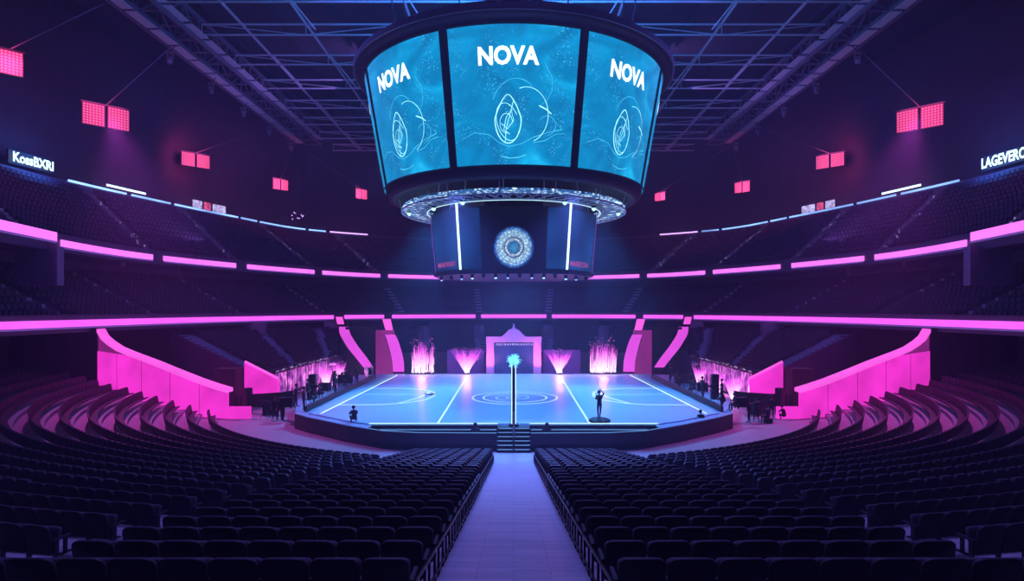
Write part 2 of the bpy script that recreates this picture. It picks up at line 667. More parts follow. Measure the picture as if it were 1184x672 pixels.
# thin stage haze filling the arena
hm = bpy.data.materials.new('stage_haze')
hm.use_nodes = True
hn = hm.node_tree
hn.nodes.remove(hn.nodes['Principled BSDF'])
vs_ = hn.nodes.new('ShaderNodeVolumeScatter')
vs_.inputs['Color'].default_value = (.62, .66, 1.0, 1)
vs_.inputs['Density'].default_value = .0021
vs_.inputs['Anisotropy'].default_value = .25
hn.links.new(vs_.outputs[0], hn.nodes['Material Output'].inputs['Volume'])
MB().box((-58, -7.5, .05), (58, 134, 31)).build('haze', hm, None, label='thin bluish stage haze filling the whole arena', cat='haze', kind='stuff')


# terraces
def terrace(A, B, zA, zB, rows, name, m, i0=0, i1=None):
    i1 = len(A) - 1 if i1 is None else i1
    prof = []
    lines = []
    for k in range(rows):
        t0, t1 = k / rows, (k + 1) / rows
        z = zA + (zB - zA) * k / max(1, rows - 1)
        if k:
            lines.append((t0, z))
        else:
            lines.append((0, z))
        lines.append((t1, z))
        prof.append(((t0 + t1) / 2, z))
    g = [[(A[i].x + (B[i].x - A[i].x) * t, A[i].y + (B[i].y - A[i].y) * t, z) for i in range(i0, i1 + 1)] for t, z in lines]
    g = [[(x, y, z - .9) for x, y, z in g[0]]] + g
    mb = MB().grid(g, flip=True)
    structure(mb, name, m)
    return prof


def lerp(a, b, t):
    return a + (b - a) * t


# low-polygon seat for the distant tiers
def small_seat(mb, p, fwd, s=1.0):
    f = Vector((fwd.x, fwd.y, 0)).normalized()
    r = Vector((f.y, -f.x, 0))
    u = Vector((0, 0, 1))
    wd, h = .24 * s, .88 * s
    o = Vector(p)
    pts = []
    for d, k in ((-.06, 1), (-.17, 1)):
        for a, z in ((-wd, .38), (wd, .38), (wd, h - .08), (wd * .7, h), (-wd * .7, h), (-wd, h - .08)):
            pts.append(o + r * a + f * (d - (z - .38) * .18) + u * z)
    fs = [(0, 1, 2, 3, 4, 5), (11, 10, 9, 8, 7, 6)] + [(i, 6 + i, 6 + (i + 1) % 6, (i + 1) % 6) for i in range(6)]
    mb.add(pts, fs)
    q = [o + r * a + f * b + u * z for a, b, z in ((-wd, -.05, .40), (wd, -.05, .40), (wd, .30, .44), (-wd, .30, .44),
                                                  (-wd, -.05, .32), (wd, -.05, .32), (wd, .30, .36), (-wd, .30, .36))]
    mb.add(q, [(0, 1, 2, 3), (7, 6, 5, 4), (2, 6, 7, 3), (1, 5, 6, 2), (0, 3, 7, 4)])


def seat_rows(mb, A, B, prof, gaps, i0, i1, pitch=.56, s=1.0):
    for t, z in prof:
        line = [lerp(A[i], B[i], t) for i in range(i0, i1 + 1)]
        gp = [lerp(A[g], B[g], t) for g in gaps]
        acc = 0
        for a, b in zip(line, line[1:]):
            L = (b - a).length
            d = (b - a).normalized()
            nrm = Vector((d.y, -d.x))
            while acc < L:
                p = a + d * acc
                if all((p - g).length > .95 for g in gp) and p.y > 18 and not (z < 6.4 and 13.5 < abs(p.x) < 23.5 and 77 < p.y < 82.5):
                    small_seat(mb, (p.x, p.y, z), nrm, s)
                acc += pitch
            acc -= L


def stairs(A, B, prof, g, wd, name, m, parent=None, skip=0):
    """stepped aisle up a tier at curve index g"""
    mb = MB()
    n = len(prof)
    a, b = A[g], B[g]
    d = (b - a).normalized()
    L = (b - a).length
    tg = Vector((-d.y, d.x))
    for k, (t, z) in enumerate(prof[skip:]):
        for h in range(2):
            c = a + d * (L * (t - .5 / n + h * .5 / n))
            e = a + d * (L * (t - .5 / n + (h + 1) * .5 / n))
            zz = z + .02 + h * ((prof[1][1] - prof[0][1]) * .5)
            p = [c - tg * wd / 2, c + tg * wd / 2, e + tg * wd / 2, e - tg * wd / 2]
            lo = z - .3
            mb.add([(q.x, q.y, zz) for q in p] + [(q.x, q.y, lo) for q in p],
                   [(3, 2, 1, 0), (0, 1, 5, 4), (1, 2, 6, 5), (2, 3, 7, 6), (3, 0, 4, 7)])
    return mb


NC = len(C1)
mid = NC // 2
# ---- lower tier: from the pink flank walls round the far end
s0, s1 = 33, NC - 1 - 33
L1 = offs(C1, 1.5)
prof_low = terrace(CF, L1, 2.3, 5.75, 15, 'stand_lower_tier', M['upper'], s0, s1)
# side walls closing the lower tier towards the near flanks
for gi, sd in ((s0, 'left'), (s1, 'right')):
    a, b = CF[gi], L1[gi]
    dn_ = Vector((0, -.3))
    mb = MB()
    for k, (t, z) in enumerate(prof_low):
        t0, t1 = k / len(prof_low), (k + 1) / len(prof_low)
        p, q = lerp(a, b, t0), lerp(a, b, t1)
        mb.add([(p.x, p.y - .05, 0), (q.x, q.y - .05, 0), (q.x, q.y - .05, z + .5), (p.x, p.y - .05, z + .3),
                (p.x, p.y - .35, 0), (q.x, q.y - .35, 0), (q.x, q.y - .35, z + .5), (p.x, p.y - .35, z + .3)],
               [(0, 1, 2, 3), (7, 6, 5, 4), (3, 2, 6, 7), (0, 3, 7, 4), (1, 5, 6, 2)])
    structure(mb, 'wall_%s_tier_end' % sd, M['fascia'])
# its front wall
mb = MB().grid([[(p.x, p.y, 0) for p in offs(CF, -.15)[s0:s1 + 1]], [(p.x, p.y, 3.0) for p in offs(CF, -.15)[s0:s1 + 1]],
                [(p.x, p.y, 3.0) for p in offs(CF, .02)[s0:s1 + 1]], [(p.x, p.y, 2.2) for p in offs(CF, .02)[s0:s1 + 1]]], flip=True)
structure(mb, 'wall_pitchside', M['fascia'])
# ---- middle tier and its underside
A2, B2 = offs(C1, .4), offs(C1, 11)
prof_mid = terrace(A2, B2, 7.7, 12.3, 9, 'stand_middle_tier', M['upper'], 4, NC - 5)
mb = MB().grid([[(p.x, p.y, 6.9) for p in C1], [(p.x, p.y, 6.9) for p in offs(C1, 8.0)], [(p.x, p.y, 0.0) for p in offs(C1, 8.2)]], flip=False)
structure(mb, 'wall_under_balcony', M['wallm'])
mb = MB().grid([[(p.x, p.y, 12.0) for p in B2], [(p.x, p.y, 14.6) for p in B2]], flip=True)
structure(mb, 'wall_concourse', M['fascia'])
# ---- upper tier
A3, B3 = offs(C2, .4), offs(C3, -1.1)
prof_up = terrace(A3, B3, 14.9, 22.2, 12, 'stand_upper_tier', M['upper'], 4, NC - 5)
mb = MB().grid([[(p.x, p.y, 14.2) for p in C2], [(p.x, p.y, 14.0) for p in offs(C2, 5)], [(p.x, p.y, 15.2) for p in offs(C2, 12)]], flip=False)
structure(mb, 'ceiling_under_upper_tier', M['fascia'])
mb = MB().grid([[(p.x, p.y, 21.5) for p in offs(C3, -.4)], [(p.x, p.y, 23.5) for p in offs(C3, -.4)], [(p.x, p.y, 23.5) for p in offs(C3, 1)]], flip=True)
structure(mb, 'wall_top_parapet', M['fascia'])

# aisles through the tiers
AISLE_UP = [near_index(C2, px, -1) for px in (40, 180, 277, 368, 443, 530)]
AISLE_UP += [NC - 1 - i for i in AISLE_UP]
AISLE_MID = [near_index(C1, px, -1) for px in (90, 190, 290, 385, 470, 555)]
AISLE_MID += [NC - 1 - i for i in AISLE_MID]
AISLE_LOW = [near_index(C1, px, -1) for px in (228, 305, 372, 490, 550)]
AISLE_LOW += [NC - 1 - i for i in AISLE_LOW]
for g in AISLE_UP:
    structure(stairs(A3, B3, prof_up, g, 1.1, 'stair', None), 'stair_upper_tier', M['stepglow'])
for g in AISLE_MID:
    structure(stairs(A2, B2, prof_mid, g, 1.1, 'stair', None), 'stair_middle_tier', M['stairm'])
for g in AISLE_LOW:
    structure(stairs(CF, L1, prof_low, g, 1.9, 'stair', None), 'stair_lower_tier', M['stairm'])

# ---- balcony fascias with their light ribbons
def fascia(curve, z0, z1, name):
    o1 = offs(curve, .0)
    o2 = offs(curve, .5)
    mb = MB().grid([[(p.x, p.y, z0) for p in o2], [(p.x, p.y, z0) for p in o1], [(p.x, p.y, z1) for p in o1], [(p.x, p.y, z1) for p in o2]], flip=True)
    structure(mb, name, M['fascia'])


fascia(C1, 6.75, 8.25, 'balcony_front_middle')
fascia(C2, 13.85, 15.5, 'balcony_front_upper')


def sub_curve(curve, px0, px1, side):
    """part of the curve seen between two picture columns, ends exact"""
    fine = []
    for a, b in zip(curve, curve[1:]):
        for k in range(6):
            fine.append(lerp(a, b, k / 6))
    return [p for p in fine if p.y > 22 and min(px0, px1) <= px_of(p) <= max(px0, px1)]


def ribbon(curve, z0, z1, px0, px1, name, m, label, group, edge=True):
    c = sub_curve(offs(curve, -.02), px0, px1, 0)
    if len(c) < 2: return
    f = offs(c, -.16)
    mb = MB()
    R = [[(p.x, p.y, z0) for p in c], [(p.x, p.y, z0) for p in f], [(p.x, p.y, z1) for p in f], [(p.x, p.y, z1) for p in c]]
    mb.grid(R, flip=True)
    for e in (0, -1):
        q = [r[e] for r in R]
        mb.add(q, [(0, 1, 2, 3)])
    t = thing(name, label, 'light ribbon', (c[len(c) // 2].x, c[len(c) // 2].y, z0), 0, group)
    o = mb.build('light_strip', m, t)
    o.matrix_parent_inverse = Matrix.Translation((-c[len(c) // 2].x, -c[len(c) // 2].y, -z0))
    if edge:
        g = offs(c, -.2)
        mb = MB().grid([[(p.x, p.y, z0 - .16) for p in c], [(p.x, p.y, z0 - .16) for p in g], [(p.x, p.y, z0 - .02) for p in g], [(p.x, p.y, z0 - .02) for p in c]], flip=True)
        o = mb.build('lower_rail', M['ribedge'], t)
        o.matrix_parent_inverse = Matrix.Translation((-c[len(c) // 2].x, -c[len(c) // 2].y, -z0))
    return t


def mirror_segments(segs, fn):
    for k, (a, b) in enumerate(segs):
        fn(k, a, b, -1)
        fn(k, 2 * CX - b, 2 * CX - a, 1)


SIDE = {-1: 'left', 1: 'right'}
low = [(452, 550), (397, 444), (-400, 386)]
mirror_segments(low, lambda k, a, b, s: ribbon(C1, 7.25, 7.82, a, b, 'ribbon_light', M['rib2'],
                'pink light ribbon on the lowest balcony, %s side, %s' % (SIDE[s], ['behind the glowing gate', 'short piece above the vomitory ramps', 'long piece running to the frame edge'][k]), 'pink ribbons of the lowest balcony'))
ribbon(C1, 7.25, 7.82, 555, 633, 'ribbon_light', M['rib2'], 'pink light ribbon on the lowest balcony, central piece behind the glowing gate', 'pink ribbons of the lowest balcony')
upr = [(448, 545), (371, 441), (284, 363), (187, 273), (68, 176), (-400, 64)]
nm = ['hidden partly by the scoreboard', 'next to the scoreboard', 'second out from the scoreboard', 'third out from the scoreboard', 'fourth out from the scoreboard', 'outermost piece, stepped up']
mirror_segments(upr, lambda k, a, b, s: ribbon(C2, 14.35 + (.38 if k == 5 else 0), 14.95 + (.55 if k == 5 else 0), a, b, 'ribbon_light', M['rib'],
                'pink light ribbon on the upper balcony, %s side, %s' % (SIDE[s], nm[k]), 'pink ribbons of the upper balcony'))
top = [(380, 425), (355, 378), (300, 353), (277, 297), (200, 275), (150, 198), (78, 147)]
nm3 = ['first', 'second', 'third', 'fourth', 'fifth', 'sixth', 'seventh']
C3i = offs(C3, -.4)
mirror_segments(top, lambda k, a, b, s: ribbon(C3i, 23.45, 23.68, a, b, 'neon_tube', M['violine'] if k in (0,) else M['blueline'],
                'thin blue neon line on the top parapet, %s side, %s piece from scoreboard' % (SIDE[s], nm3[k]), 'neon lines of the top parapet', edge=False))
for s in (-1, 1):   # brighter doubled tubes
    a, b = (122, 168) if s < 0 else (2 * CX - 168, 2 * CX - 122)
    ribbon(offs(C3, -.6), 23.95, 24.2, a, b, 'neon_tube', M['whiteneon'], 'bright white doubled neon tube on the top parapet, %s side' % SIDE[s], 'white neon tubes of the top parapet', edge=False)


# ---- near section terraces: arcs round (0, 57), and straight rows in the middle block
YC = 57.0
WALLY = lambda x: 48.6 + (abs(x) - 24) * .35     # flank wall line


def RZ(k):
    return 25.5 + 1.42 * k, .264 * k + .015


def phi_end(R, ymax=None):
    for i in range(1200):
        ph = i * .0015
        x, y = R * math.sin(ph), YC - R * math.cos(ph)
        if y > WALLY(min(x, 36.4)) - .45 or x > 42.6: return ph
    return 1.5


NK = 20
for s in (-1, 1):
    mb = MB()
    for k in range(NK):
        R, z = RZ(k)
        r0, r1 = R - .5, R + .93
        a0 = math.asin(6.4 / R)
        a1 = phi_end(R)
        n = 26
        rows = []
        for rr, zz in ((r0, z - .27 if k else -.02), (r0, z), (r1, z)):
            rows.append([(s * rr * math.sin(a0 + (a1 - a0) * j / n), YC - rr * math.cos(a0 + (a1 - a0) * j / n), zz) for j in range(n + 1)])
        mb.grid(rows, flip=(s > 0))
        # closing wall at the block's inner end
        e = [rows[1][0], rows[2][0]]
        mb.add([e[0], e[1], (e[1][0], e[1][1], 0), (e[0][0], e[0][1], 0)], [(0, 1, 2, 3)])
    structure(mb, 'terrace_%s_flank' % SIDE[s], M['tread'])
    mb = MB()
    for j in range(29):
        Y, z = 34 - j, .186 * j
        x1 = 7.2 if j >= 27 else 6.4
        mb.box((min(s * 1.1, s * x1), Y - .45, 0 - .01), (max(s * 1.1, s * x1), Y + .55, z + .001))
    structure(mb, 'terrace_%s_of_aisle' % SIDE[s], M['tread'])
# aisle ramp
mb = MB()
pts = [(37.2, .012), (34.6, .012), (4.0, .186 * 30.6 + .012), (-2, .186 * 36.6)]
mb.grid([[(-1.1, y, z), (1.1, y, z)] for y, z in pts])
mb.grid([[(-1.1, y, -.01), (-1.1, y, z)] for y, z in pts])
mb.grid([[(1.1, y, z), (1.1, y, -.01)] for y, z in pts])
structure(mb, 'floor_aisle', M['wood'])
# floor behind / under camera
mb = MB().box((-50, -8, 5.0), (-1.1, 4.4, 5.4)).box((1.1, -8, 5.0), (50, 4.4, 5.4))
structure(mb, 'floor_rear_concourse', M['tread'])

# ================================================================== STAGE
FR_ = [(-9.3, 38.55), (-8.2, 37.8), (-6, 37.25), (-1.05, 37.1)]       # curved front of the trench
skirt = [(-16.0, 44.2), (-14.5, 42.7), (-11, 39.75), (-9.3, 38.55), (-9.3, 39.72), (9.3, 39.72), (9.3, 38.55), (11, 39.75),
         (14.5, 42.7), (16.0, 44.2), (17.2, 48), (18.2, 51), (18.2, 70.0), (14.6, 71.5), (-14.6, 71.5), (-18.2, 70.0), (-18.2, 51), (-17.2, 48)]
stage = thing('stage_platform', 'wide low stage platform with a dark curved skirt below the bright blue court', 'stage', (0, 55, 0))


def child(mb, name, m, parent, smooth=False, label=None):
    """build in world coordinates, keep under parent"""
    o = mb.build(name, m, None, smooth)
    o.parent = parent
    o.matrix_parent_inverse = (Matrix.Translation(parent.location) @ parent.rotation_euler.to_matrix().to_4x4()).inverted()
    if label: o['label'] = label
    return o


child(MB().prism(skirt, 0, 1.06), 'skirt', M['skirt'], stage)
child(MB().prism(skirt, 1.06, 1.12), 'deck', M['deck'], stage, label='cyan lit stage deck')
crt = [(-14.9, 43.95), (-11.3, 40.9), (-9.6, 39.8), (9.6, 39.8), (11.3, 40.9), (14.9, 43.95), (14.8, 69.6), (-14.8, 69.6)]
child(MB().prism(crt, 1.12, 1.2), 'playing_surface', M['court'], stage, label='bright blue playing surface')
# sunken trench in front of the court, with its parapet and thin lit lines
for s in (-1, 1):
    q = [(s * abs(x), y) for x, y in FR_]
    poly = q + [(s * 1.05, 39.7), (s * 9.3, 39.7)]
    child(MB().prism(poly[::-1] if s > 0 else poly, 0, .42), 'trench_floor', M['black'], stage)
    inner = [(s * (abs(x) - (.0 if abs(x) < 2 else .10)), y + .14) for x, y in FR_]
    wall_ = MB()
    for (a, b), (c, d) in zip(zip(q, q[1:]), zip(inner, inner[1:])):
        wall_.prism([a, b, d, c], 0, 1.1)
    child(wall_, 'parapet', M['skirt'], stage)
    child(MB().tube([(x, y + .07, 1.115) for x, y in q], .028, 6), 'edge_light', M['nose'], stage)
    child(MB().box((min(s * 1.1, s * 8.6), 38.75, .92), (max(s * 1.1, s * 8.6), 39.1, 1.0)), 'front_ledge', M['black'], stage)
    child(MB().bar((s * 1.1, 38.72, 1.0), (s * 8.6, 38.72, 1.0), .04, .04), 'edge_light', M['nose'], stage)
    for k in range(6):
        child(MB().bar((s * (1.4 + k * 1.4), 38.9, .42), (s * (1.4 + k * 1.4), 38.9, .92), .06), 'ledge_post', M['metal'], stage)
    child(MB().bar((s * 1.05, 39.78, 1.215), (s * 9.5, 39.78, 1.215), .07, .04), 'edge_light', M['line'], stage)


def flat_line(pts, wd, z=1.206):
    pts = [Vector(p) for p in pts]
    L = offs([Vector((p[0], p[1])) for p in pts], wd / 2)
    R = offs([Vector((p[0], p[1])) for p in pts], -wd / 2)
    return MB().grid([[(p.x, p.y, z) for p in L], [(p.x, p.y, z) for p in R]], flip=True)


def circ(cx, cy, rx, ry, a0=0, a1=2 * PI, n=48):
    return [(cx + rx * math.cos(a0 + (a1 - a0) * k / n), cy + ry * math.sin(a0 + (a1 - a0) * k / n)) for k in range(n + 1)]


for s in (-1, 1):
    child(flat_line([(s * 5.0, 39.9), (s * 5.25, 69)], .11), 'court_line', M['line'], stage)
    for dx in (0, .45):
        child(flat_line([(s * (13.9 + dx), 43.6), (s * (13.3 + dx), 69.4)], .12 if dx == 0 else .08), 'court_line', M['whiteneon'] if dx == 0 else M['cyanedge'], stage)
    # penalty markings
    child(flat_line([(s * 13.7, 57.6), (s * 10.5, 57.6), (s * 8.4, 56.6), (s * 7.3, 55.0), (s * 6.9, 52.6), (s * 7.3, 50.4), (s * 8.6, 48.6), (s * 10.4, 47.7), (s * 13.8, 47.6)], .19), 'court_line', M['linedim'], stage)
    child(flat_line([(s * 9.2, 48.4), (s * 8.0, 51.8), (s * 7.6, 55.2)], .19), 'court_line', M['linedim'], stage)
    child(flat_line([(s * 13.7, 53.6), (s * 8.2, 53.4)], .11), 'court_line', M['linedim'], stage)
child(flat_line(circ(0.1, 51.6, 3.6, 3.7), .12), 'court_line', M['linedim'], stage)
child(flat_line(circ(0.1, 51.6, 2.7, 2.7), .11), 'court_line', M['linedim'], stage)
child(flat_line([(-14.8, 69.3), (14.8, 69.3)], .10), 'court_line', M['linedim'], stage)
sw = [(0.1 + r * math.cos(a), 51.6 + r * math.sin(a)) for r, a in ((.3 + k * .045, k * .32) for k in range(34))]
child(flat_line(sw, .06), 'court_emblem', M['linedim'], stage)
# dark barriers along each side of the court
for s in (-1, 1):
    b = thing('side_barrier', 'low dark barrier along the %s sideline of the court' % SIDE[s], 'barrier', (s * 15.4, 57, 1.2))
    mb = MB().bar((s * 15.35, 44.6, 1.36), (s * 15.2, 66.5, 1.36), .16, .36)
    child(mb, 'board', M['black'], b)
    child(MB().bar((s * 15.35, 44.6, 1.56), (s * 15.2, 66.5, 1.56), .2, .04), 'top_rail', M['metal'], b)

# steps up to the stage
st = thing('stage_steps', 'short flight of dark steps with lit edges at the head of the aisle', 'steps', (0, 38, 0))
mb, ml = MB(), MB()
for k in range(6):
    y0 = 36.75 + k * .36
    z = 1.12 * (k + 1) / 6
    mb.box((-1.03, y0, 0), (1.03, 39.7, z))
    for a, b in ((-.98, -.08), (.08, .98)):
        ml.bar((a, y0 + .0, z + .0), (b, y0 + .0, z + .0), .05, .035)
child(mb, 'treads', M['black'], st)
child(ml, 'nosing_light', M['nose'], st)
rl = thing('stair_handrail', 'thin dark handrail up the middle of the stage steps', 'handrail', (0, 37, 0))
for y, z in ((36.7, 0), (37.8, .56)):
    child(MB().tube([(0, y, z), (0, y, z + .92)], .03, 8), 'post', M['metal'], rl)
child(MB().tube([(0, 36.6, .90), (0, 37.8, 1.48), (0, 39.1, 2.1)], .035, 8), 'rail', M['metal'], rl)

# light mast with the starburst lamp
ms = thing('light_mast', 'slim mast with two glowing white strips and a cyan starburst lamp on top', 'light mast', (0, 39.45, 1.16))
child(MB().box((-.10, 39.38, 1.16), (.10, 39.56, 5.2)), 'pole', M['metal'], ms)
child(MB().box((-.3, 39.2, 1.16), (.3, 39.7, 1.26)), 'base', M['metal'], ms)
for s in (-1, 1):
    child(MB().box((s * .125 - .02, 39.34, 1.26), (s * .125 + .02, 39.38, 5.35)), 'light_strip', M['whiteneon'], ms)
sb = MB()
random.seed(3)
for k in range(200):
    a, e = random.uniform(0, 2 * PI), random.uniform(-1.2, 1.4)
    d = Vector((math.cos(a) * math.cos(e), math.sin(a) * math.cos(e), math.sin(e)))
    L = random.uniform(.25, .58)
    sb.tube([Vector((0, 39.4, 5.35)) + d * .05, Vector((0, 39.4, 5.35)) + d * L], [.026, .010], 4)
sb.lathe([(.02, -.14), (.12, -.08), (.15, 0), (.12, .08), (.02, .14)], (0, 39.4, 5.35), 12)
child(sb, 'starburst', emit('starburst_glow', (.14, .62, 1.0), 1.7, .5, 3), ms)

# ================================================================== FAR END OF THE FLOOR
gt = thing('stage_gate', 'pale portal with gabled top and dark blue screen at the far court end', 'portal', (0, 72.6, 0))
for s in (-1, 1):
    child(MB().box((min(s * 2.35, s * 3.25), 71.9, 0), (max(s * 2.35, s * 3.25), 73.0, 5.3)), 'post', M['portal'], gt)
child(MB().box((-3.3, 71.85, 4.8), (3.3, 73.1, 5.45)), 'lintel', M['portal'], gt)
child(MB().add([(-1.5, 71.8, 5.45), (1.5, 71.8, 5.45), (.35, 71.8, 6.3), (-.35, 71.8, 6.3), (-1.5, 72.6, 5.45), (1.5, 72.6, 5.45), (.35, 72.6, 6.3), (-.35, 72.6, 6.3)],
               [(0, 1, 2, 3), (7, 6, 5, 4), (1, 5, 6, 2), (3, 2, 6, 7), (0, 3, 7, 4), (0, 4, 5, 1)])
      .tube([(1.3, 71.75, 5.5), (.45, 71.75, 6.35)], .07, 6).tube([(-1.3, 71.75, 5.5), (-.45, 71.75, 6.35)], .07, 6), 'gable', M['portal'], gt)
child(MB().lathe([(.30, 0), (.32, .15), (.12, .3), (.10, .5), (.03, .75)], (0, 72.2, 6.28), 12), 'finial', M['portal'], gt)
child(MB().box((-2.35, 72.5, 0), (2.35, 72.7, 4.8)), 'screen', emit('gate_screen', (.035, .035, .32), .8, .3, .5), gt)
mb = MB()
for k in range(14):
    x = -2.1 + k * .32
    mb.box((x, 71.95, 4.45), (x + .18, 72.2, 4.65))
child(mb, 'lamp_row', emit('gate_lamps', (.6, .4, 1), .9, .8, 9), gt)
child(MB().box((-2.35, 71.9, 4.68), (2.35, 72.3, 4.82)), 'lamp_truss', M['black'], gt)

# low plum walls behind the far end
for s in (-1, 1):
    w_ = MB().box((min(s * 3.6, s * 8.2), 74.6, 0), (max(s * 3.6, s * 8.2), 74.9, 3.7))
    w_.build('backstage_wall_panel', mat('plum_panel', (.26, .10, .42), .6), None,
             label='plum coloured low wall panel behind the far end, %s of the glowing gate' % SIDE[s], cat='wall panel', group='plum panels by the gate')


# ---- spark fountains
def fountain(x, y, kind, wd, ht, label, z=1.2, n=130, seed=1):
    random.seed(seed)
    t = thing('spark_fountain', label, 'spark fountain', (x, y, z), 0, 'pink spark fountains')
    b = MB().box((-.2 if kind == 'fan' else -wd / 2, -.15, 0), (.2 if kind == 'fan' else wd / 2, .15, .18))
    b.build('launcher', M['black'], t)
    mb = MB()
    uv = []
    for k in range(n):
        if kind == 'fan':
            a = random.choice((-1, 1)) * random.uniform(.05, 1) ** .8 * math.atan(wd / 2 / ht)
            L = ht * random.uniform(.55, 1.08) / max(.7, math.cos(a))
            base = Vector((random.gauss(0, .10), random.gauss(0, .1), .15))
            d = Vector((math.sin(a), random.gauss(0, .12), math.cos(a)))
            t0 = random.choice((0, 0, .15, .4))
            th = .05
        else:
            base = Vector((random.uniform(-wd / 2, wd / 2), random.gauss(0, .15), .1))
            d = Vector((random.gauss(0, .07), random.gauss(0, .04), 1))
            L = ht * random.uniform(.35, 1.0)
            t0 = random.choice((0, 0, .1, .3, .5))
            th = .04
        p, q = base + d * L * t0, base + d * L
        nv = len(mb.v)
        mb.tube([p, lerp(p, q, .3), q], [th, th, .006], 3)
        for v, tt in ((0, t0), (1, lerp(t0, 1, .3)), (2, 1.0)):
            uv += [(0, tt * L / ht)] * 3
    for k in range(n // 2):    # loose sparks
        if kind == 'fan':
            a = random.uniform(-1, 1) * math.atan(wd / 2 / ht) * 1.1
            r = ht * random.uniform(.5, 1.15)
            c = Vector((math.sin(a) * r, random.gauss(0, .2), math.cos(a) * r))
        else:
            c = Vector((random.uniform(-wd / 2, wd / 2) * 1.05, random.gauss(0, .2), ht * random.uniform(.5, 1.15)))
        e = random.uniform(.02, .045)
        mb.add([c + Vector(v) * e for v in ((1, 0, 0), (-1, 0, 0), (0, 1, 0), (0, -1, 0), (0, 0, 1), (0, 0, -1))],
               [(0, 2, 4), (2, 1, 4), (1, 3, 4), (3, 0, 4), (2, 0, 5), (1, 2, 5), (3, 1, 5), (0, 3, 5)])
        uv += [(0, .55)] * 6
    o = mb.build('sparks', M['spark'], t)
    o['kind'] = 'stuff'
    set_uv(o, uv)
    l = bpy.data.lights.new('spark_light', 'POINT')
    l.energy = 260
    l.color = (1, .25, .85)
    l.shadow_soft_size = .4
    lo = bpy.data.objects.new('spark_light', l)
    lo.parent = t
    lo.location = (0, -.6, 1.2)
    COL.objects.link(lo)
    return t


fountain(-10.6, 70.6, 'curtain', 2.6, 3.7, 'broad curtain of pink sparks at the far left of the court end', seed=2)
fountain(-5.4, 70.2, 'fan', 3.8, 2.8, 'fan of pink sparks just left of the glowing gate', seed=3)
fountain(5.3, 70.2, 'fan', 3.4, 2.6, 'fan of pink sparks just right of the glowing gate', seed=4)
fountain(10.4, 70.6, 'curtain', 3.0, 3.7, 'broad curtain of pink sparks at the far right of the court end', seed=5)

# ---- LED curtains along the sides
def led_curtain(s):
    pts = [Vector((s * 22.2, y)) for y in (56, 60, 64, 68, 72, 76)]
    z0, z1 = .25, 2.75
    t = thing('led_curtain', 'long glittering magenta light curtain beside the %s wing of the stage' % SIDE[s], 'light curtain', (s * 22.2, 66, 0))
    mb = MB()
    uv = []
    n = 40
    rows = []
    for z in (z0, z1):
        r = []
        for k in range(n + 1):
            y = 56 + 21 * k / n
            r.append((s * (22.0 + .12 * math.sin(k * 1.3)), y, z))
            uv.append((k / n, (z - z0) / (z1 - z0)))
        rows.append(r)
    mb.grid(rows, flip=(s < 0))
    o = child(mb, 'light_panel', M['curtain'], t)
    set_uv(o, uv)
    child(MB().box((min(s * 22.1, s * 22.35), 56, 0), (max(s * 22.1, s * 22.35), 77, 2.9)), 'frame', M['black'], t)
    tp = MB()
    random.seed(11)
    for k in range(100):
        y = 56 + 21 * random.random()
        c = Vector((s * 22.05, y, 2.9 + abs(random.gauss(0, .08))))
        e = random.uniform(.02, .05)
        tp.add([c + Vector(v) * e for v in ((1, 0, 0), (-1, 0, 0), (0, 1, 0), (0, -1, 0), (0, 0, 1), (0, 0, -1))],
               [(0, 2, 4), (2, 1, 4), (1, 3, 4), (3, 0, 4), (2, 0, 5), (1, 2, 5), (3, 1, 5), (0, 3, 5)])
    o = child(tp, 'glitter_edge', emit('glitter', (.7, .45, 1), 1.0), t)
    o['kind'] = 'stuff'


led_curtain(-1)
led_curtain(1)
for i, (x, y, wd, lb) in enumerate(((-20.9, 72.5, 2.0, 'fan of pink sparks before the left light curtain, far end'), (-20.9, 67.5, 1.6, 'narrow fan of pink sparks before the left light curtain'),
                                    (20.9, 68, 1.6, 'narrow fan of pink sparks before the right light curtain, far end'), (20.9, 62, 1.8, 'fan of pink sparks before the right light curtain, middle'),
                                    (20.9, 57.5, 2.0, 'fan of pink sparks before the right light curtain, near end'))):
    fountain(x, y, 'fan', wd, 2.3, lb, z=0, n=60, seed=20 + i)

# ================================================================== FLANK WALLS (pink)
def wall_slab(bot, top, th, s):
    """vertical wall between two 3D polylines (same count), thickness th away from the rows"""
    mb = MB()
    f0 = [Vector(p) for p in bot]
    f1 = [Vector(p) for p in top]
    dn = Vector((0, th, 0))
    mb.grid([f0, f1, [p + dn for p in f1], [p + dn for p in f0]])
    mb.add([f0[0], f1[0], f1[0] + dn, f0[0] + dn], [(0, 1, 2, 3)])
    mb.add([f0[-1], f1[-1], f1[-1] + dn, f0[-1] + dn], [(3, 2, 1, 0)])
    return mb


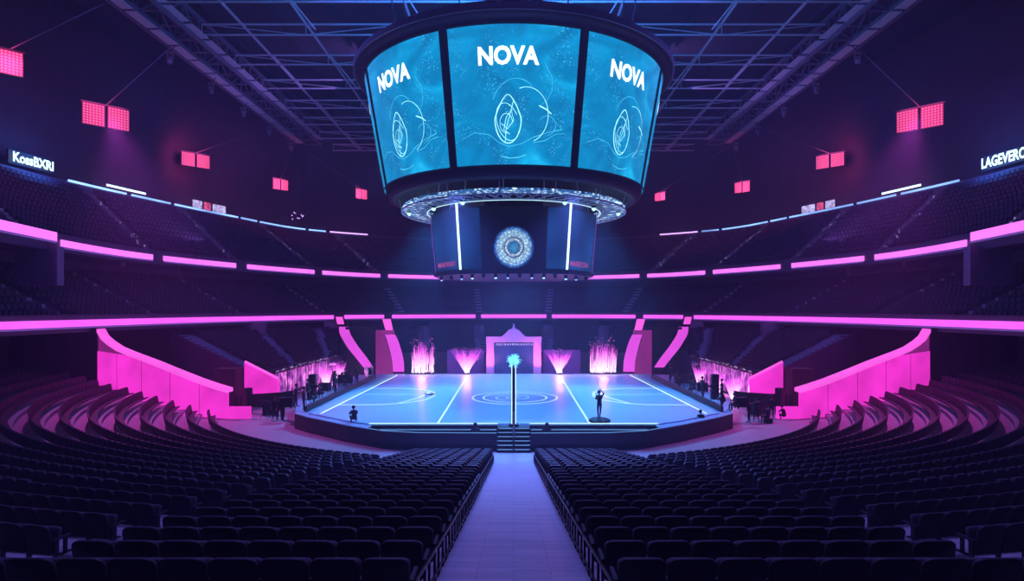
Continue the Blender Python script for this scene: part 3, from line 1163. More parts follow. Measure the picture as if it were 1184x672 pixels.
for s in (-1, 1):
    # long curved-top wall bounding the near seats
    xs = [22.8, 24.0, 25.5, 27, 28.5, 30, 31.5, 33, 34.2, 35.2, 35.9, 36.4]
    tops = [2.35, 2.6, 2.95, 3.37, 3.8, 4.25, 4.65, 5.05, 5.42, 5.9, 6.35, 7.0]
    Y = [WALLY(x) for x in xs]
    fw = thing('flank_wall', 'long magenta-lit wall with a curved top bounding the %s near seats' % SIDE[s], 'wall', (s * 30, 50.6, 0))
    bot = [(s * x, y, 0) for x, y in zip(xs, Y)]
    tl = [min(t - .30, 4.75 + (x - 33) * .09 if x > 30 else 99) for x, t in zip(xs, tops)]
    mid_ = [(s * x, y, t) for x, y, t in zip(xs, Y, tl)]
    top_ = [(s * x, y, t) for x, y, t in zip(xs, Y, tops)]
    child(wall_slab(bot, mid_, .3, s), 'lit_panel', M['pinkwall'], fw)
    child(wall_slab([(a, b + .1, c) for a, b, c in mid_], [(a, b + .1, c - .3) for a, b, c in top_], .2, s), 'upper_band', M['pinkwalldim'], fw, label='dimmer magenta upper band')
    mb = MB()
    rr = []
    for a, b, c in top_:
        rr.append([Vector((a, b - .12, c - .28)), Vector((a, b - .12, c)), Vector((a, b + 1.0, c + .02)), Vector((a, b + 1.0, c - .28))])
    mb.grid(list(zip(*rr)))
    mb.grid([list(zip(*rr))[3], list(zip(*rr))[0]])
    mb.add(rr[0], [(0, 1, 2, 3)])
    mb.add(rr[-1], [(3, 2, 1, 0)])
    child(mb, 'cap', M['pinkcap'], fw, label='bright pink cap')
    for k in (2, 4, 6, 8):
        child(MB().box((s * xs[k] - .02, Y[k] - .015, 0), (s * xs[k] + .02, Y[k] + .02, tl[k])), 'panel_joint', M['pinkwalldim'], fw)
    # dark return walls and block at the inner end
    child(MB().box((min(s * 21.0, s * 22.7), 48.1, 0), (max(s * 21.0, s * 22.7), 48.5, .95)), 'end_block', M['pinkwall'], fw)
    # dark volume above/behind: black wall beyond the curve
    bw = MB().box((min(s * 36.4, s * 44), WALLY(36.4) - .1, 0), (max(s * 36.4, s * 44), WALLY(36.4) + .3, 7.1))
    structure(bw, 'wall_%s_rear_corner' % SIDE[s], M['black'])
    # seating bank behind the flank wall
    # second, smaller wall
    fw2 = thing('flank_wall', 'short magenta-lit wedge wall beyond the %s vomitory' % SIDE[s], 'wall', (s * 24, 56, 0))
    a, b = (s * 24.3, 54.6), (s * 21.6, 55.5)
    poly_b = [Vector((a[0], a[1], 0)), Vector((b[0], b[1], 0))]
    poly_t = [Vector((a[0], a[1], 3.95)), Vector((b[0], b[1], 2.3))]
    child(wall_slab(poly_b, poly_t, .3, s), 'lit_panel', M['pinkwall'], fw2)
    child(MB().bar((a[0], a[1] + .1, 4.0), (b[0], b[1] + .1, 2.35), .5, .18), 'cap', M['pinkcap'], fw2, label='bright pink cap')
    lw = MB().grid([[(s * x, y, 0) for x, y in ((24.2, 53.6), (22.6, 54.0), (21.2, 54.9), (20.6, 56.2))], [(s * x, y, 1.15) for x, y in ((24.2, 53.6), (22.6, 54.0), (21.2, 54.9), (20.6, 56.2))],
                    [(s * x, y + .5, 1.15) for x, y in ((24.2, 53.6), (22.6, 54.0), (21.2, 54.9), (20.6, 56.2))], [(s * x, y + .5, 0) for x, y in ((24.2, 53.6), (22.6, 54.0), (21.2, 54.9), (20.6, 56.2))]])
    lw.build('low_wall', M['black'], None, label='low dark curved wall in front of the short magenta wedge, %s side' % SIDE[s], cat='low wall')
    # dark gate block between the two walls
    gb = MB().box((min(s * 24.4, s * 26.2), 53.0, 0), (max(s * 24.4, s * 26.2), 54.4, 3.3)).box((min(s * 24.3, s * 26.3), 52.9, 3.3), (max(s * 24.3, s * 26.3), 54.5, 3.5))
    gb.build('vomitory_block', M['black'], None, label='dark block at the %s vomitory between the two magenta walls' % SIDE[s], cat='wall block')


# pink slide-like ramps at the far corners
def ramp_strip(pts, wds, s, name, label):
    t = thing('ramp_wall', label, 'ramp wall', (s * abs(pts[0].x), pts[0].y, 0))
    P = [Vector((s * abs(p.x), p.y, p.z)) for p in pts]
    L, R = [], []
    for p, wd in zip(P, wds):
        L.append(p - Vector((wd / 2, 0, 0)))
        R.append(p + Vector((wd / 2, 0, 0)))
    dn = Vector((0, .25, -.5))
    mb = MB().grid([L, R])
    child(mb, 'lit_face', M['rampcap'], t)
    mb = MB().grid([[p + Vector((0, 0.02, -.02)) for p in L], [p + dn for p in L], [p + dn for p in R], [p + Vector((0, 0.02, -.02)) for p in R]], flip=True)
    child(mb, 'body', M['black'], t)
    return t


def smooth3(pts, n=6):
    return catmull(pts, n)


def sm(vals, n=6):
    return [v.x for v in catmull([Vector((v, 0)) for v in vals], n)]


for s in (-1, 1):
    outer = [at(397.5, 378, 74.6), at(399, 386, 74.5), at(404, 395, 74.3), at(410, 404, 74.1), at(418, 414, 73.9), at(426, 425, 73.7)]
    ramp_strip(smooth3(outer), sm([1.2, 1.3, 1.35, 1.4, 1.35, 1.2]), s, 'ramp', 'outer pink-lit curved ramp wall at the far %s corner' % SIDE[s])
    inner = [at(451, 387, 74.4), at(454, 394, 74.2), at(457, 404, 74.0), at(460, 417, 73.8), at(461, 430, 73.6)]
    ramp_strip(smooth3(inner), sm([1.25, 1.35, 1.4, 1.4, 1.35]), s, 'ramp', 'inner pink-lit curved ramp wall at the far %s corner' % SIDE[s])
    for q, where in ((((442, 369), (451, 369), (454, 383), (446, 383)), 'inner'), (((388, 366.5), (395, 366.5), (397, 375), (390, 375)), 'outer')):
        c = [at(x, y, 75.4) for x, y in q]
        t = thing('ramp_head', 'small pink lit head piece above the %s ramp wall, far %s corner' % (where, SIDE[s]), 'wall panel', (s * abs(c[0].x), 75.4, c[2].z), 0, 'ramp heads')
        P_ = [Vector((s * abs(p.x), p.y, p.z)) for p in c]
        child(MB().add(P_ + [p + Vector((0, .4, 0)) for p in P_], [(0, 1, 2, 3), (7, 6, 5, 4), (0, 4, 5, 1), (1, 5, 6, 2), (2, 6, 7, 3), (3, 7, 4, 0)]), 'lit_face', M['pinkcap'], t)
        child(MB().tube([P_[3] + Vector((0, .5, 0)), Vector((P_[3].x, 75.9, 0))], .12, 6), 'stanchion', M['black'], t)
    # passage between the ramps; a black panel stands in for its dark opening
    pt = thing('corner_vomitory', 'black panel as dark passage mouth with a dim magenta side wall at the far %s corner' % SIDE[s], 'passage', (s * 19, 75.2, 0))
    p, q = at(401, 381, 75.0), at(434, 426, 75.0)
    x0, x1 = sorted((s * abs(p.x), s * abs(q.x)))
    child(MB().box((x0, 75.0, 0), (x1, 75.3, p.z)).box((x0, 74.4, p.z), (x1, 75.3, p.z + .3)), 'dark_wall', M['black'], pt)
    p, q = at(434, 382, 74.8), at(455, 427, 74.2)
    xa, xb = s * abs(p.x), s * abs(q.x)
    o = MB().add([(xa, 75.0, 0), (xb, 74.5, 0), (xb, 74.5, p.z), (xa, 75.0, p.z), (xa, 75.3, 0), (xb, 74.8, 0), (xb, 74.8, p.z), (xa, 75.3, p.z)],
                 [(0, 1, 2, 3), (7, 6, 5, 4), (0, 4, 5, 1), (1, 5, 6, 2), (2, 6, 7, 3), (3, 7, 4, 0)])
    child(o, 'side_wall', M['pinkwalldim'], pt, label='dim magenta side wall')

# pale wall panels around the stands (blocks at the heads of the stairs)
PAN = [(282, 372, 306, 386, 78, 'lower'), (375, 372, 390, 388, 92, 'lower'), (115, 292, 140, 308, 66, 'middle'), (182, 305, 205, 318, 78, 'middle'), (18, 285, 66, 330, 52, 'middle')]
for k, (x0, y0, x1, y1, D, tn) in enumerate(PAN):
    for s in (-1, 1):
        a, b = at(x0, y0, D), at(x1, y1, D)
        xa, xb = sorted((s * abs(a.x), s * abs(b.x)))
        structure(MB().box((xa, D, b.z), (xb, D + .8, a.z)), 'wall_stairhead', M['panelm'])

# ================================================================== SCOREBOARD
SX, SY = 0.0, 53.0
sc = thing('scoreboard', 'huge round centre-hung scoreboard with curved cyan screens reading NOVA', 'scoreboard', (SX, SY, 18))


def shell(prof, name, m, n=96, smooth=True, parent=sc, label=None):
    mb = MB().lathe([(r, z) for r, z in prof], (SX, SY, 0), n, capped=False)
    return child(mb, name, m, parent, smooth, label)


def ringp(r0, r1, z0, z1, name, m, **k):
    return shell([(r0, z0), (r1, z0), (r1, z1), (r0, z1), (r0, z0)], name, m, smooth=False, **k)


shell([(10.4, 17.9), (10.85, 18.05), (10.95, 18.5), (12.60, 28.0), (13.1, 28.15), (13.45, 28.25), (13.45, 28.75), (12.9, 28.95), (6, 29.1), (.01, 29.1)], 'body', M['black'])
shell([(10.4, 17.9), (9.9, 18.0), (9.8, 18.6), (7.0, 18.8), (.01, 18.8)], 'underside', M['black'])
# rim truss on top
rim = MB()
n = 96
for k in range(n):
    a0, a1 = 2 * PI * k / n, 2 * PI * (k + 1) / n
    p = lambda r, a, z: (SX + r * math.cos(a), SY + r * math.sin(a), z)
    rim.bar(p(13.55, a0, 28.5), p(13.55, a1, 28.5), .14, .4)
    rim.bar(p(13.5, a0, 28.7), p(12.9, a1, 29.15), .07)
    rim.bar(p(12.9, a0, 29.15), p(12.9, a1, 29.15), .12)
child(rim, 'rim_truss', M['steeldark'], sc)


def scr(th0, u, v, off=0.0):
    """point on the conical screen surface; th0 = bearing of its centre from the camera side"""
    th = math.radians(th0 + (2 * u - 1) * 21.2)
    R = lerp(11.05, 12.62, v) + .06 + off
    z = lerp(18.75, 27.75, v)
    return Vector((SX + R * math.sin(th), SY - R * math.cos(th), z))


def text_mesh(txt, bold=.0):
    c = bpy.data.curves.new('t', 'FONT')
    c.body = txt
    c.size = 1
    c.offset = bold
    c.resolution_u = 3
    o = bpy.data.objects.new('t', c)
    COL.objects.link(o)
    bpy.context.view_layer.update()
    me = bpy.data.meshes.new_from_object(o.evaluated_get(bpy.context.evaluated_depsgraph_get()))
    bpy.data.objects.remove(o)
    vs = [v.co.copy() for v in me.vertices]
    fs = [tuple(p.vertices) for p in me.polygons]
    x0, x1 = min(v.x for v in vs), max(v.x for v in vs)
    y0, y1 = min(v.y for v in vs), max(v.y for v in vs)
    vs = [((v.x - x0) / (x1 - x0), (v.y - y0) / (y1 - y0)) for v in vs]
    return vs, fs


NOVA = text_mesh('NOVA', .035)


def art_curve(pts, wd, th0, mb, off=.03):
    P = [Vector(p) for p in pts]
    wu = wd * .72
    L, R = offs(P, wu / 2), offs(P, -wu / 2)
    asp = 1.0
    mb.grid([[scr(th0, p.x, p.y, off) for p in L], [scr(th0, p.x, p.y, off) for p in R]])


def loop(cx, cy, rx, ry, a0=0, a1=2 * PI, n=40, rot=0, taper=0):
    out = []
    for k in range(n + 1):
        a = a0 + (a1 - a0) * k / n
        x, y = rx * math.cos(a) * (1 - taper * max(0, math.sin(a))), ry * math.sin(a)
        out.append((cx + x * math.cos(rot) - y * math.sin(rot), cy + x * math.sin(rot) + y * math.cos(rot)))
    return out


for i in range(8):
    th0 = 45 * i
    nu, nv = 20, 8
    mb = MB()
    rows = [[scr(th0, u / nu, v / nv) for u in range(nu + 1)] for v in range(nv + 1)]
    mb.grid(rows)
    o = child(mb, 'screen', M['screen'], sc, True, label='curved cyan nebula screen')
    set_uv(o, [(u / nu + i * 0, v / nv) for v in range(nv + 1) for u in range(nu + 1)])
    fr = MB()
    for va in (0, 1):
        fr.tube([scr(th0, u / nu, va + (.012 if va else -.012), .03) for u in range(nu + 1)], .06, 6)
    for ua in (0, 1):
        fr.tube([scr(th0, ua, v / nv, .0) for v in range(nv + 1)], .05, 6)
    f = child(fr, 'screen_frame', M['metal'], sc)
    f.parent = o
    f.matrix_parent_inverse = o.matrix_parent_inverse.inverted() @ Matrix.Translation(-sc.location) if False else Matrix.Identity(4)
    if i in (3, 4, 5):
        continue
    vs, fs = NOVA
    mb = MB().add([scr(th0, .235 + x * .455, .715 + y * .135, .04) for x, y in vs], fs)
    lt = child(mb, 'lettering', M['letters'], sc)
    lt.parent = o
    lt.matrix_parent_inverse = Matrix.Identity(4)
    mb = MB()
    art_curve(loop(.455, .33, .105, .175, taper=.45), .010, th0, mb)
    art_curve(loop(.452, .31, .085, .14, .2, 5.6, rot=.3), .006, th0, mb)
    art_curve([(.43, .16), (.44, .26), (.47, .36), (.50, .47)], .006, th0, mb)
    art_curve([(.40, .30), (.45, .26), (.50, .32), (.48, .40), (.44, .34), (.42, .25), (.47, .22)], .006, th0, mb)
    art_curve(loop(.44, .30, .05, .07, 0, 5), .005, th0, mb)
    art_curve(loop(.60, .36, .175, .20, -1.2, 1.9), .006, th0, mb)
    art_curve([(.70, .43), (.76, .405), (.80, .375)], .012, th0, mb)
    a_ = child(mb, 'artwork', M['art'], sc)
    a_.parent = o
    a_.matrix_parent_inverse = Matrix.Identity(4)
    mb = MB()
    art_curve([(.08, .20), (.18, .24), (.30, .22), (.38, .16), (.46, .13), (.56, .15), (.66, .20), (.78, .24), (.90, .27)], .006, th0, mb)
    art_curve([(.40, .06), (.46, .045), (.54, .05), (.60, .07)], .008, th0, mb)
    art_curve(loop(.52, .36, .20, .26, .9, 2.7), .005, th0, mb)
    art_curve(loop(.77, .29, .07, .07, -1.5, 2.6), .005, th0, mb)
    art_curve([(.66, .16), (.76, .18), (.84, .23), (.92, .24)], .005, th0, mb)
    art_curve([(.74, .72), (.79, .64), (.80, .55), (.76, .47), (.72, .44)], .004, th0, mb)
    a_ = child(mb, 'artwork', M['artdim'], sc)
    a_.parent = o
    a_.matrix_parent_inverse = Matrix.Identity(4)
for o in kids(sc):
    pass

# underside lighting ring
lr = thing('lighting_ring', 'glittering circular lighting truss under the scoreboard', 'lighting truss', (SX, SY, 17.2))


def arc_ring(r0, r1, z, name, m, parent, a0=0, a1=2 * PI, th=.12, label=None):
    n = 96
    rows = []
    for r, zz in ((r0, z), (r1, z), (r1, z + th), (r0, z + th), (r0, z)):
        rows.append([(SX + r * math.sin(a0 + (a1 - a0) * k / n), SY - r * math.cos(a0 + (a1 - a0) * k / n), zz) for k in range(n + 1)])
    return child(MB().grid(rows), name, m, parent, label=label)


arc_ring(7.7, 9.5, 17.35, 'lamp_ring', M['ledring'], lr)
for s in (-1, 1):
    arc_ring(8.7, 9.6, 17.22, 'bright_lamp_arc', M['ledhot'], lr, s * PI / 2 - .55, s * PI / 2 + .62, .08, label='bright white lamp arc')
tr = MB()
n = 60
for k in range(n):
    a0, a1 = 2 * PI * k / n, 2 * PI * (k + 1) / n
    p = lambda r, a, z: (SX + r * math.cos(a), SY + r * math.sin(a), z)
    tr.bar(p(9.65, a0, 17.0), p(9.65, a1, 17.0), .10)
    tr.bar(p(7.6, a0, 17.0), p(7.6, a1, 17.0), .10)
    tr.bar(p(9.65, a0, 17.0), p(7.6, a1, 17.0), .06)
    tr.bar(p(7.6, a0, 17.0), p(9.65, a1, 17.0), .06)
    if k % 4 == 0:
        tr.bar(p(9.65, a0, 17.0), p(9.85, a0, 17.95), .08)
        tr.bar(p(7.6, a0, 17.0), p(7.4, a0, 18.75), .08)
child(tr, 'truss', M['steel'], lr)
child(MB().tube([(SX + 7.5 * math.cos(2 * PI * k / 96), SY + 7.5 * math.sin(2 * PI * k / 96), 16.95) for k in range(96)], .035, 6, closed=True), 'neon_ring', M['line'], lr)

# lower display cube
cb = thing('display_drum', 'dark faceted display drum with a glowing round medallion hung below the scoreboard', 'display', (SX, SY, 11.3))
plan = [(-2.5, -6.6), (2.5, -6.6), (4.25, -6.1), (6.7, -2.4), (6.7, 2.4), (4.25, 6.1), (2.5, 6.6), (-2.5, 6.6), (-4.25, 6.1), (-6.7, 2.4), (-6.7, -2.4), (-4.25, -6.1)]


def dp(i, t, z, off=0):
    x, y = plan[i % 12]
    k = lerp(.965, 1.03, t) + off
    return Vector((SX + x * k, SY + y * k, z))


zb, zt = 11.7, 16.6
child(MB().grid([[dp(i, 0, zb) for i in range(13)], [dp(i, 1, zt) for i in range(13)]]).add([dp(i, 1, zt) for i in range(12)], [tuple(range(12))])
      .add([dp(i, 0, zb) for i in range(12)], [tuple(range(12))[::-1]]), 'body', M['black'], cb)
for i in range(12):
    if i == 0 or i == 6: continue
    a, b, c, d = dp(i, 0, zb + .15, .004), dp(i + 1, 0, zb + .15, .004), dp(i + 1, 1, zt - .1, .004), dp(i, 1, zt - .1, .004)
    e = .04
    q = [lerp(a, b, e), lerp(b, a, e), lerp(c, d, e), lerp(d, c, e)]
    child(MB().add(q, [(0, 1, 2, 3)]), 'blue_panel', M['sidepanel'], cb)
for i in (2, 11, 5, 8):
    child(MB().tube([dp(i, 0, zb + .1, .01), dp(i, 1, zt + .3, .01)], .085, 8), 'neon_tube', M['whiteneon'], cb)
for i in (3, 10, 4, 9):
    child(MB().tube([dp(i, 0, zb + .1, .01), dp(i, 1, zt + .1, .01)], .03, 6), 'edge_tube', M['ribedge'], cb)
child(MB().grid([[dp(i, 0, zb - .25, .03) for i in range(13)], [dp(i, 0, zb, .03) for i in range(13)]]).add([dp(i, 0, zb - .25, .03) for i in range(12)], [tuple(range(12))[::-1]])
      .add([dp(i, 0, zb, .03) for i in range(12)], [tuple(range(12))]), 'base_plate', M['metal'], cb)
child(MB().lathe([(2.6, 0), (2.6, 2.0)], (SX, SY, zt), 24), 'hanger_column', M['black'], cb)
for i in (0, 6):    # medallion on the front and back faces
    sg = -1 if i == 0 else 1
    nn = 48
    mb = MB()
    c = Vector((SX, SY + sg * 6.84, 13.45))
    vs = [c] + [c + Vector((1.56 * math.cos(2 * PI * k / nn), 0, 1.62 * math.sin(2 * PI * k / nn))) for k in range(nn)]
    mb.add(vs, [(0, 1 + k, 1 + (k + 1) % nn) for k in range(nn)])
    o = child(mb, 'medallion', M['medal'], cb, label='glowing white and blue round medallion')
    set_uv(o, [(.5, .5)] + [(.5 + .5 * math.cos(2 * PI * k / nn), .5 + .5 * math.sin(2 * PI * k / nn)) for k in range(nn)])
for s, txt in ((-1, 'MAKWAY'), (1, 'MAREE DN')):
    vs, fs = text_mesh(txt, .01)
    a, b = (dp(10, 0, zb, .012), dp(11, 0, zb, .012)) if s < 0 else (dp(2, 0, zb, .012), dp(3, 0, zb, .012))
    child(MB().add([lerp(a, b, .12 + x * .70) + Vector((0, -.03, .42 + y * .42)) for x, y in vs], fs), 'lettering', M['pinkdot'], cb)
# lamps hanging under the drum and the ring
LAMPS = [(-6.4, 48.4, 16.8), (6.4, 48.4, 16.8), (-3.9, 46.2, 16.9), (3.9, 46.2, 16.9), (-8.9, 51.5, 16.9), (8.9, 51.5, 16.9)]
for k, (x, y, z) in enumerate(LAMPS):
    nmz = ['beside the drum neon', 'above the drum front', 'at the ring edge'][(0, 0, 1, 1, 2, 2)[k]]
    t = thing('spot_lamp', 'small cyan spot lamp under the lighting ring, %s, %s' % (['left', 'right'][k % 2], nmz), 'spot lamp', (x, y, z), 0, 'spot lamps under the ring')
    MB().lathe([(.05, .35), (.14, .3), (.18, .05), (.2, 0)][::-1], (0, 0, 0), 14).build('housing', M['metal'], t)
    MB().lathe([(.02, -.22), (.12, -.16), (.17, -.04), (.17, 0)], (0, 0, 0), 14).build('lens', M['lamp'], t)
    MB().tube([(0, 0, .3), (0, 0, .5)], .03, 6).build('bracket', M['metal'], t)
random.seed(5)
for k in range(14):
    x = -6.0 + 12.0 * k / 13
    y = SY - (6.5 if abs(x) < 2.6 else 6.5 - (abs(x) - 2.6) * 1.15)
    t = thing('drum_lamp', 'tiny blue lamp under the display drum, %s from the left' % ORD[k + 1], 'lamp', (x, y, zb - .25), 0, 'tiny lamps under the drum')
    MB().lathe([(.10, -.3), (.14, -.25), (.14, 0)], (0, 0, 0), 10).build('housing', M['metal'], t)
    if k % 3 != 1:
        MB().lathe([(.04, -.38), (.09, -.34), (.10, -.29)], (0, 0, 0), 10).build('lens', M['lamp'] if k % 2 else M['blueline'], t)
# hanging cables from roof to scoreboard
CBL = ['at its right rear', 'at its rear, right of centre', 'at its rear, left of centre', 'at its left rear', 'at its left front', 'at its front, left of centre', 'at its front, right of centre', 'at its right front']
for k in range(8):
    a = PI / 8 + k * PI / 4
    MB().tube([(SX + 10 * math.cos(a), SY + 10 * math.sin(a), 29.12), (SX + 12 * math.cos(a), SY + 12 * math.sin(a), 42.9)], .05, 6).build(
        'hanging_cable', M['metal'], None, label='steel cable holding the scoreboard from the roof, ' + CBL[k], cat='cable', group='scoreboard cables')

# ================================================================== ROOF STEEL
def truss(a, b, h, wd, seg, m, name='roof_truss', parent=None, r=.12):
    """planar/box truss from a to b, height h downwards"""
    a, b = Vector(a), Vector(b)
    d = (b - a)
    L = d.length
    u = d.normalized()
    sd = Vector((-u.y, u.x, 0)) * wd / 2
    dn = Vector((0, 0, -h))
    mb = MB()
    lines = [sd, -sd] if wd else [Vector((0, 0, 0))]
    for q in lines:
        mb.bar(a + q, b + q, r * 2)
        mb.bar(a + q + dn, b + q + dn, r * 2)
    n = max(1, round(L / seg))
    for q in lines:
        for k in range(n):
            p0, p1 = a + u * (L * k / n), a + u * (L * (k + 1) / n)
            mb.bar(p0 + q, p0 + q + dn, r)
            mb.bar(*((p0 + q + dn, p1 + q) if k % 2 else (p0 + q, p1 + q + dn)), r)
    if wd:
        for k in range(n + 1):
            p0 = a + u * (L * k / n)
            mb.bar(p0 + sd, p0 - sd, r)
            mb.bar(p0 + sd + dn, p0 - sd + dn, r)
    return mb


CATS = 'roof truss'
for k, D in enumerate((42, 50, 58, 66, 74, 82, 90, 98, 106, 114)):
    truss((-34, D, 39.8), (34, D, 39.8), 1.15 if D > 60 else 1.6, 0, 11.3, M['steel'], r=.075).build(
        'cross_truss', M['steel'], None, label='thin blue-lit steel truss across the roof, %s from the front' % ORD[k + 1], cat=CATS, group='cross trusses')
LX = (-29.5, -22.5, -11, 11, 22.5, 29.5)
for k, x in enumerate(LX):
    mb = MB().bar((x, 36, 39.9), (x * 1.02, 118, 39.9), .2)
    for D in range(42, 114, 16):    # raking braces dropping to a lower node
        mb.bar((x, D, 39.9), (x + (2.2 if x < 0 else -2.2), D + 4, 37.4), .1)
        mb.bar((x + (2.2 if x < 0 else -2.2), D + 4, 37.4), (x, D + 8, 39.9), .1)
    mb.build('roof_purlin', M['steel'], None, label='long blue-lit roof purlin running to the far end, %s from the left' % ORD[k + 1], cat='roof beam', group='roof purlins')
for s in (-1, 1):
    bt = thing('box_truss', 'massive purple box truss along the %s edge of the roof grid' % SIDE[s], 'roof truss', (s * 36, 80, 36))
    child(truss((s * 35.3, 30, 40.2), (s * 35.3, 107, 40.2), 2.4, 2.6, 3.2, M['steeldark'], r=.17), 'lattice', M['steeldark'], bt)
    for k in range(19):
        y = 31 + k * 3.9
        child(MB().box((s * 33.6 - .6, y, 38.0), (s * 33.6 + .6, y + 3.3, 38.1)), 'walkway_panel', M['steel'], bt)
        child(MB().box((s * 36.9 - .55, y, 37.4), (s * 36.9 + .55, y + 3.4, 37.5)), 'walkway_panel', M['steel'], bt)
    child(MB().bar((s * 38.6, 30, 38.2), (s * 38.6, 107, 38.2), .35).bar((s * 40, 30, 39.5), (s * 40, 107, 39.5), .25), 'outer_chord', M['steeldark'], bt)
    for k in range(5):
        y = 66 + k * 9
        t = thing('moving_light', 'small stage light under the %s roof truss, %s from the front' % (SIDE[s], ORD[k + 1]), 'stage light', (s * 37.5, y, 36.4), 0, 'stage lights under the box trusses')
        MB().box((-.35, -.15, .2), (.35, .15, .4)).box((-.35, -.1, -.5), (-.27, .1, .3)).box((.27, -.1, -.5), (.35, .1, .3)).build('yoke', M['steeldark'], t)
        MB().lathe([(.2, -.9), (.26, -.8), (.26, -.3), (.15, -.05)], (0, 0, 0), 12).build('lamp_head', M['steeldark'], t)
        MB().tube([(0, 0, .4), (-s * 1.0, 0, 1.5)], .05, 6).build('hanger', M['metal'], t)

# ================================================================== PINK FLOODLIGHTS
FL = [((11, 72), 50, 1, 25, 28), ((123, 135), 60, 2, 22, 25), ((226.5, 185.5), 88, 2, 14.5, 15.5), ((324.5, 213.5), 98, 2, 8.5, 12), ((418, 224.5), 108, 2, 7, 11)]
FR = [((1063, 137), 60, 2, 22, 25), ((959.5, 186), 88, 2, 14.5, 15.5), ((858, 216.5), 98, 2, 8.5, 12), ((763, 227.5), 108, 2, 6.5, 9)]
for s, lst in ((-1, FL), (1, FR)):
    for k, ((x, y), D, n, pw, ph) in enumerate(lst):
        c = at(x, y, D)
        rz = -s * math.radians(46)
        wd, ht = pw * D / F, ph * D / F
        kk = k if s < 0 else k + 1
        t = thing('floodlight', 'pink %s floodlight of small lamps high on the %s side, %s' % ('single' if n == 1 else 'twin', SIDE[s],
                  ['at the frame edge', 'largest pair', 'second largest pair', 'third largest pair', 'smallest, nearest the scoreboard'][kk]), 'floodlight', c, rz, 'pink floodlights')
        for j in range(n):
            xo = (j - (n - 1) / 2) * wd * 1.12
            MB().box((xo - wd / 2, .02, -ht / 2), (xo + wd / 2, .35, ht / 2)).build('housing', M['metal'], t)
            shx = .28 * (-s) * 0
            mb = MB().add([(xo - wd / 2 * .96, 0, -ht / 2 * .96), (xo + wd / 2 * .96, 0, -ht / 2 * .96), (xo + wd / 2 * .96, 0, ht / 2 * .96), (xo - wd / 2 * .96, 0, ht / 2 * .96)], [(0, 1, 2, 3)])
            o = mb.build('lamp_grid', M['flood'], t)
            set_uv(o, [(0, 0), (1, 0), (1, 1), (0, 1)])
        MB().bar((-wd * n * .56, .15, ht / 2 + .1), (wd * n * .56, .15, ht / 2 + .1), .12).build('crossbar', M['metal'], t)
        # cable to the roof truss
        tgt = Vector((s * 37.5, min(D + 6, 105), 37.2))
        loc = Matrix.Rotation(-rz, 4, 'Z') @ (tgt - c)
        MB().tube([(0, .15, ht / 2 + .1), loc], .035, 5).build('cable', M['steeldark'], t)
        l = bpy.data.lights.new('flood_glow', 'AREA')
        l.size = wd * n
        l.energy = 420
        l.color = (1, .08, .35)
        lo = bpy.data.objects.new('flood_glow', l)
        lo.parent = t
        lo.location = (0, -1.0, 0)
        lo.rotation_euler = (PI / 2, 0, 0)
        COL.objects.link(lo)


# ================================================================== SIGNS
def sign(name, txt, p0, p1, ht, m, label, cat='sign', shear=0, group=None, board=None):
    """letters between two 3D points (left end, right end as read), ht tall"""
    p0, p1 = Vector(p0), Vector(p1)
    t = thing(name, label, cat, p0.lerp(p1, .5), 0, group)
    vs, fs = text_mesh(txt, .03)
    child(MB().add([lerp(p0, p1, x) + Vector((0, 0, y * ht)) for x, y in vs], fs), 'letters', m, t)
    d = (p1 - p0).normalized()
    nrm = Vector((-d.y, d.x, 0)) * .25
    a, b = p0 - d * .3 + nrm, p1 + d * .3 + nrm
    q = [a - Vector((0, 0, .2)), b - Vector((0, 0, .2)), b + Vector((0, 0, ht + .2)), a + Vector((0, 0, ht + .2))]
    q2 = [v + nrm * .8 for v in q]
    child(MB().add(q + q2, [(0, 1, 2, 3), (7, 6, 5, 4), (0, 4, 5, 1), (1, 5, 6, 2), (2, 6, 7, 3), (3, 7, 4, 0)]), 'backing', board or M['black'], t)
    return t


zs = 24.0
sg = sign('letter_sign', 'KossBXRI', (-51.6, 62.4, zs), (-51.0, 67.1, zs), 1.05, M['signblue'], 'blue-white glowing letter sign above the top parapet at the left edge')
sg2 = sign('letter_sign', 'LAGEVEROM', (51.0, 66.0, zs), (51.6, 60.0, zs), 1.15, M['signblue'], 'blue-white glowing letter sign above the top parapet at the right edge')
for s in (-1, 1):
    l = bpy.data.lights.new('sign_glow', 'AREA')
    l.size = 4
    l.energy = 350
    l.color = (.06, .22, 1)
    lo = bpy.data.objects.new('sign_glow', l)
    lo.location = (s * 49.6, 64.5, 24.6)
    look_at(lo, (s * 54, 64.5, 25))
    COL.objects.link(lo)

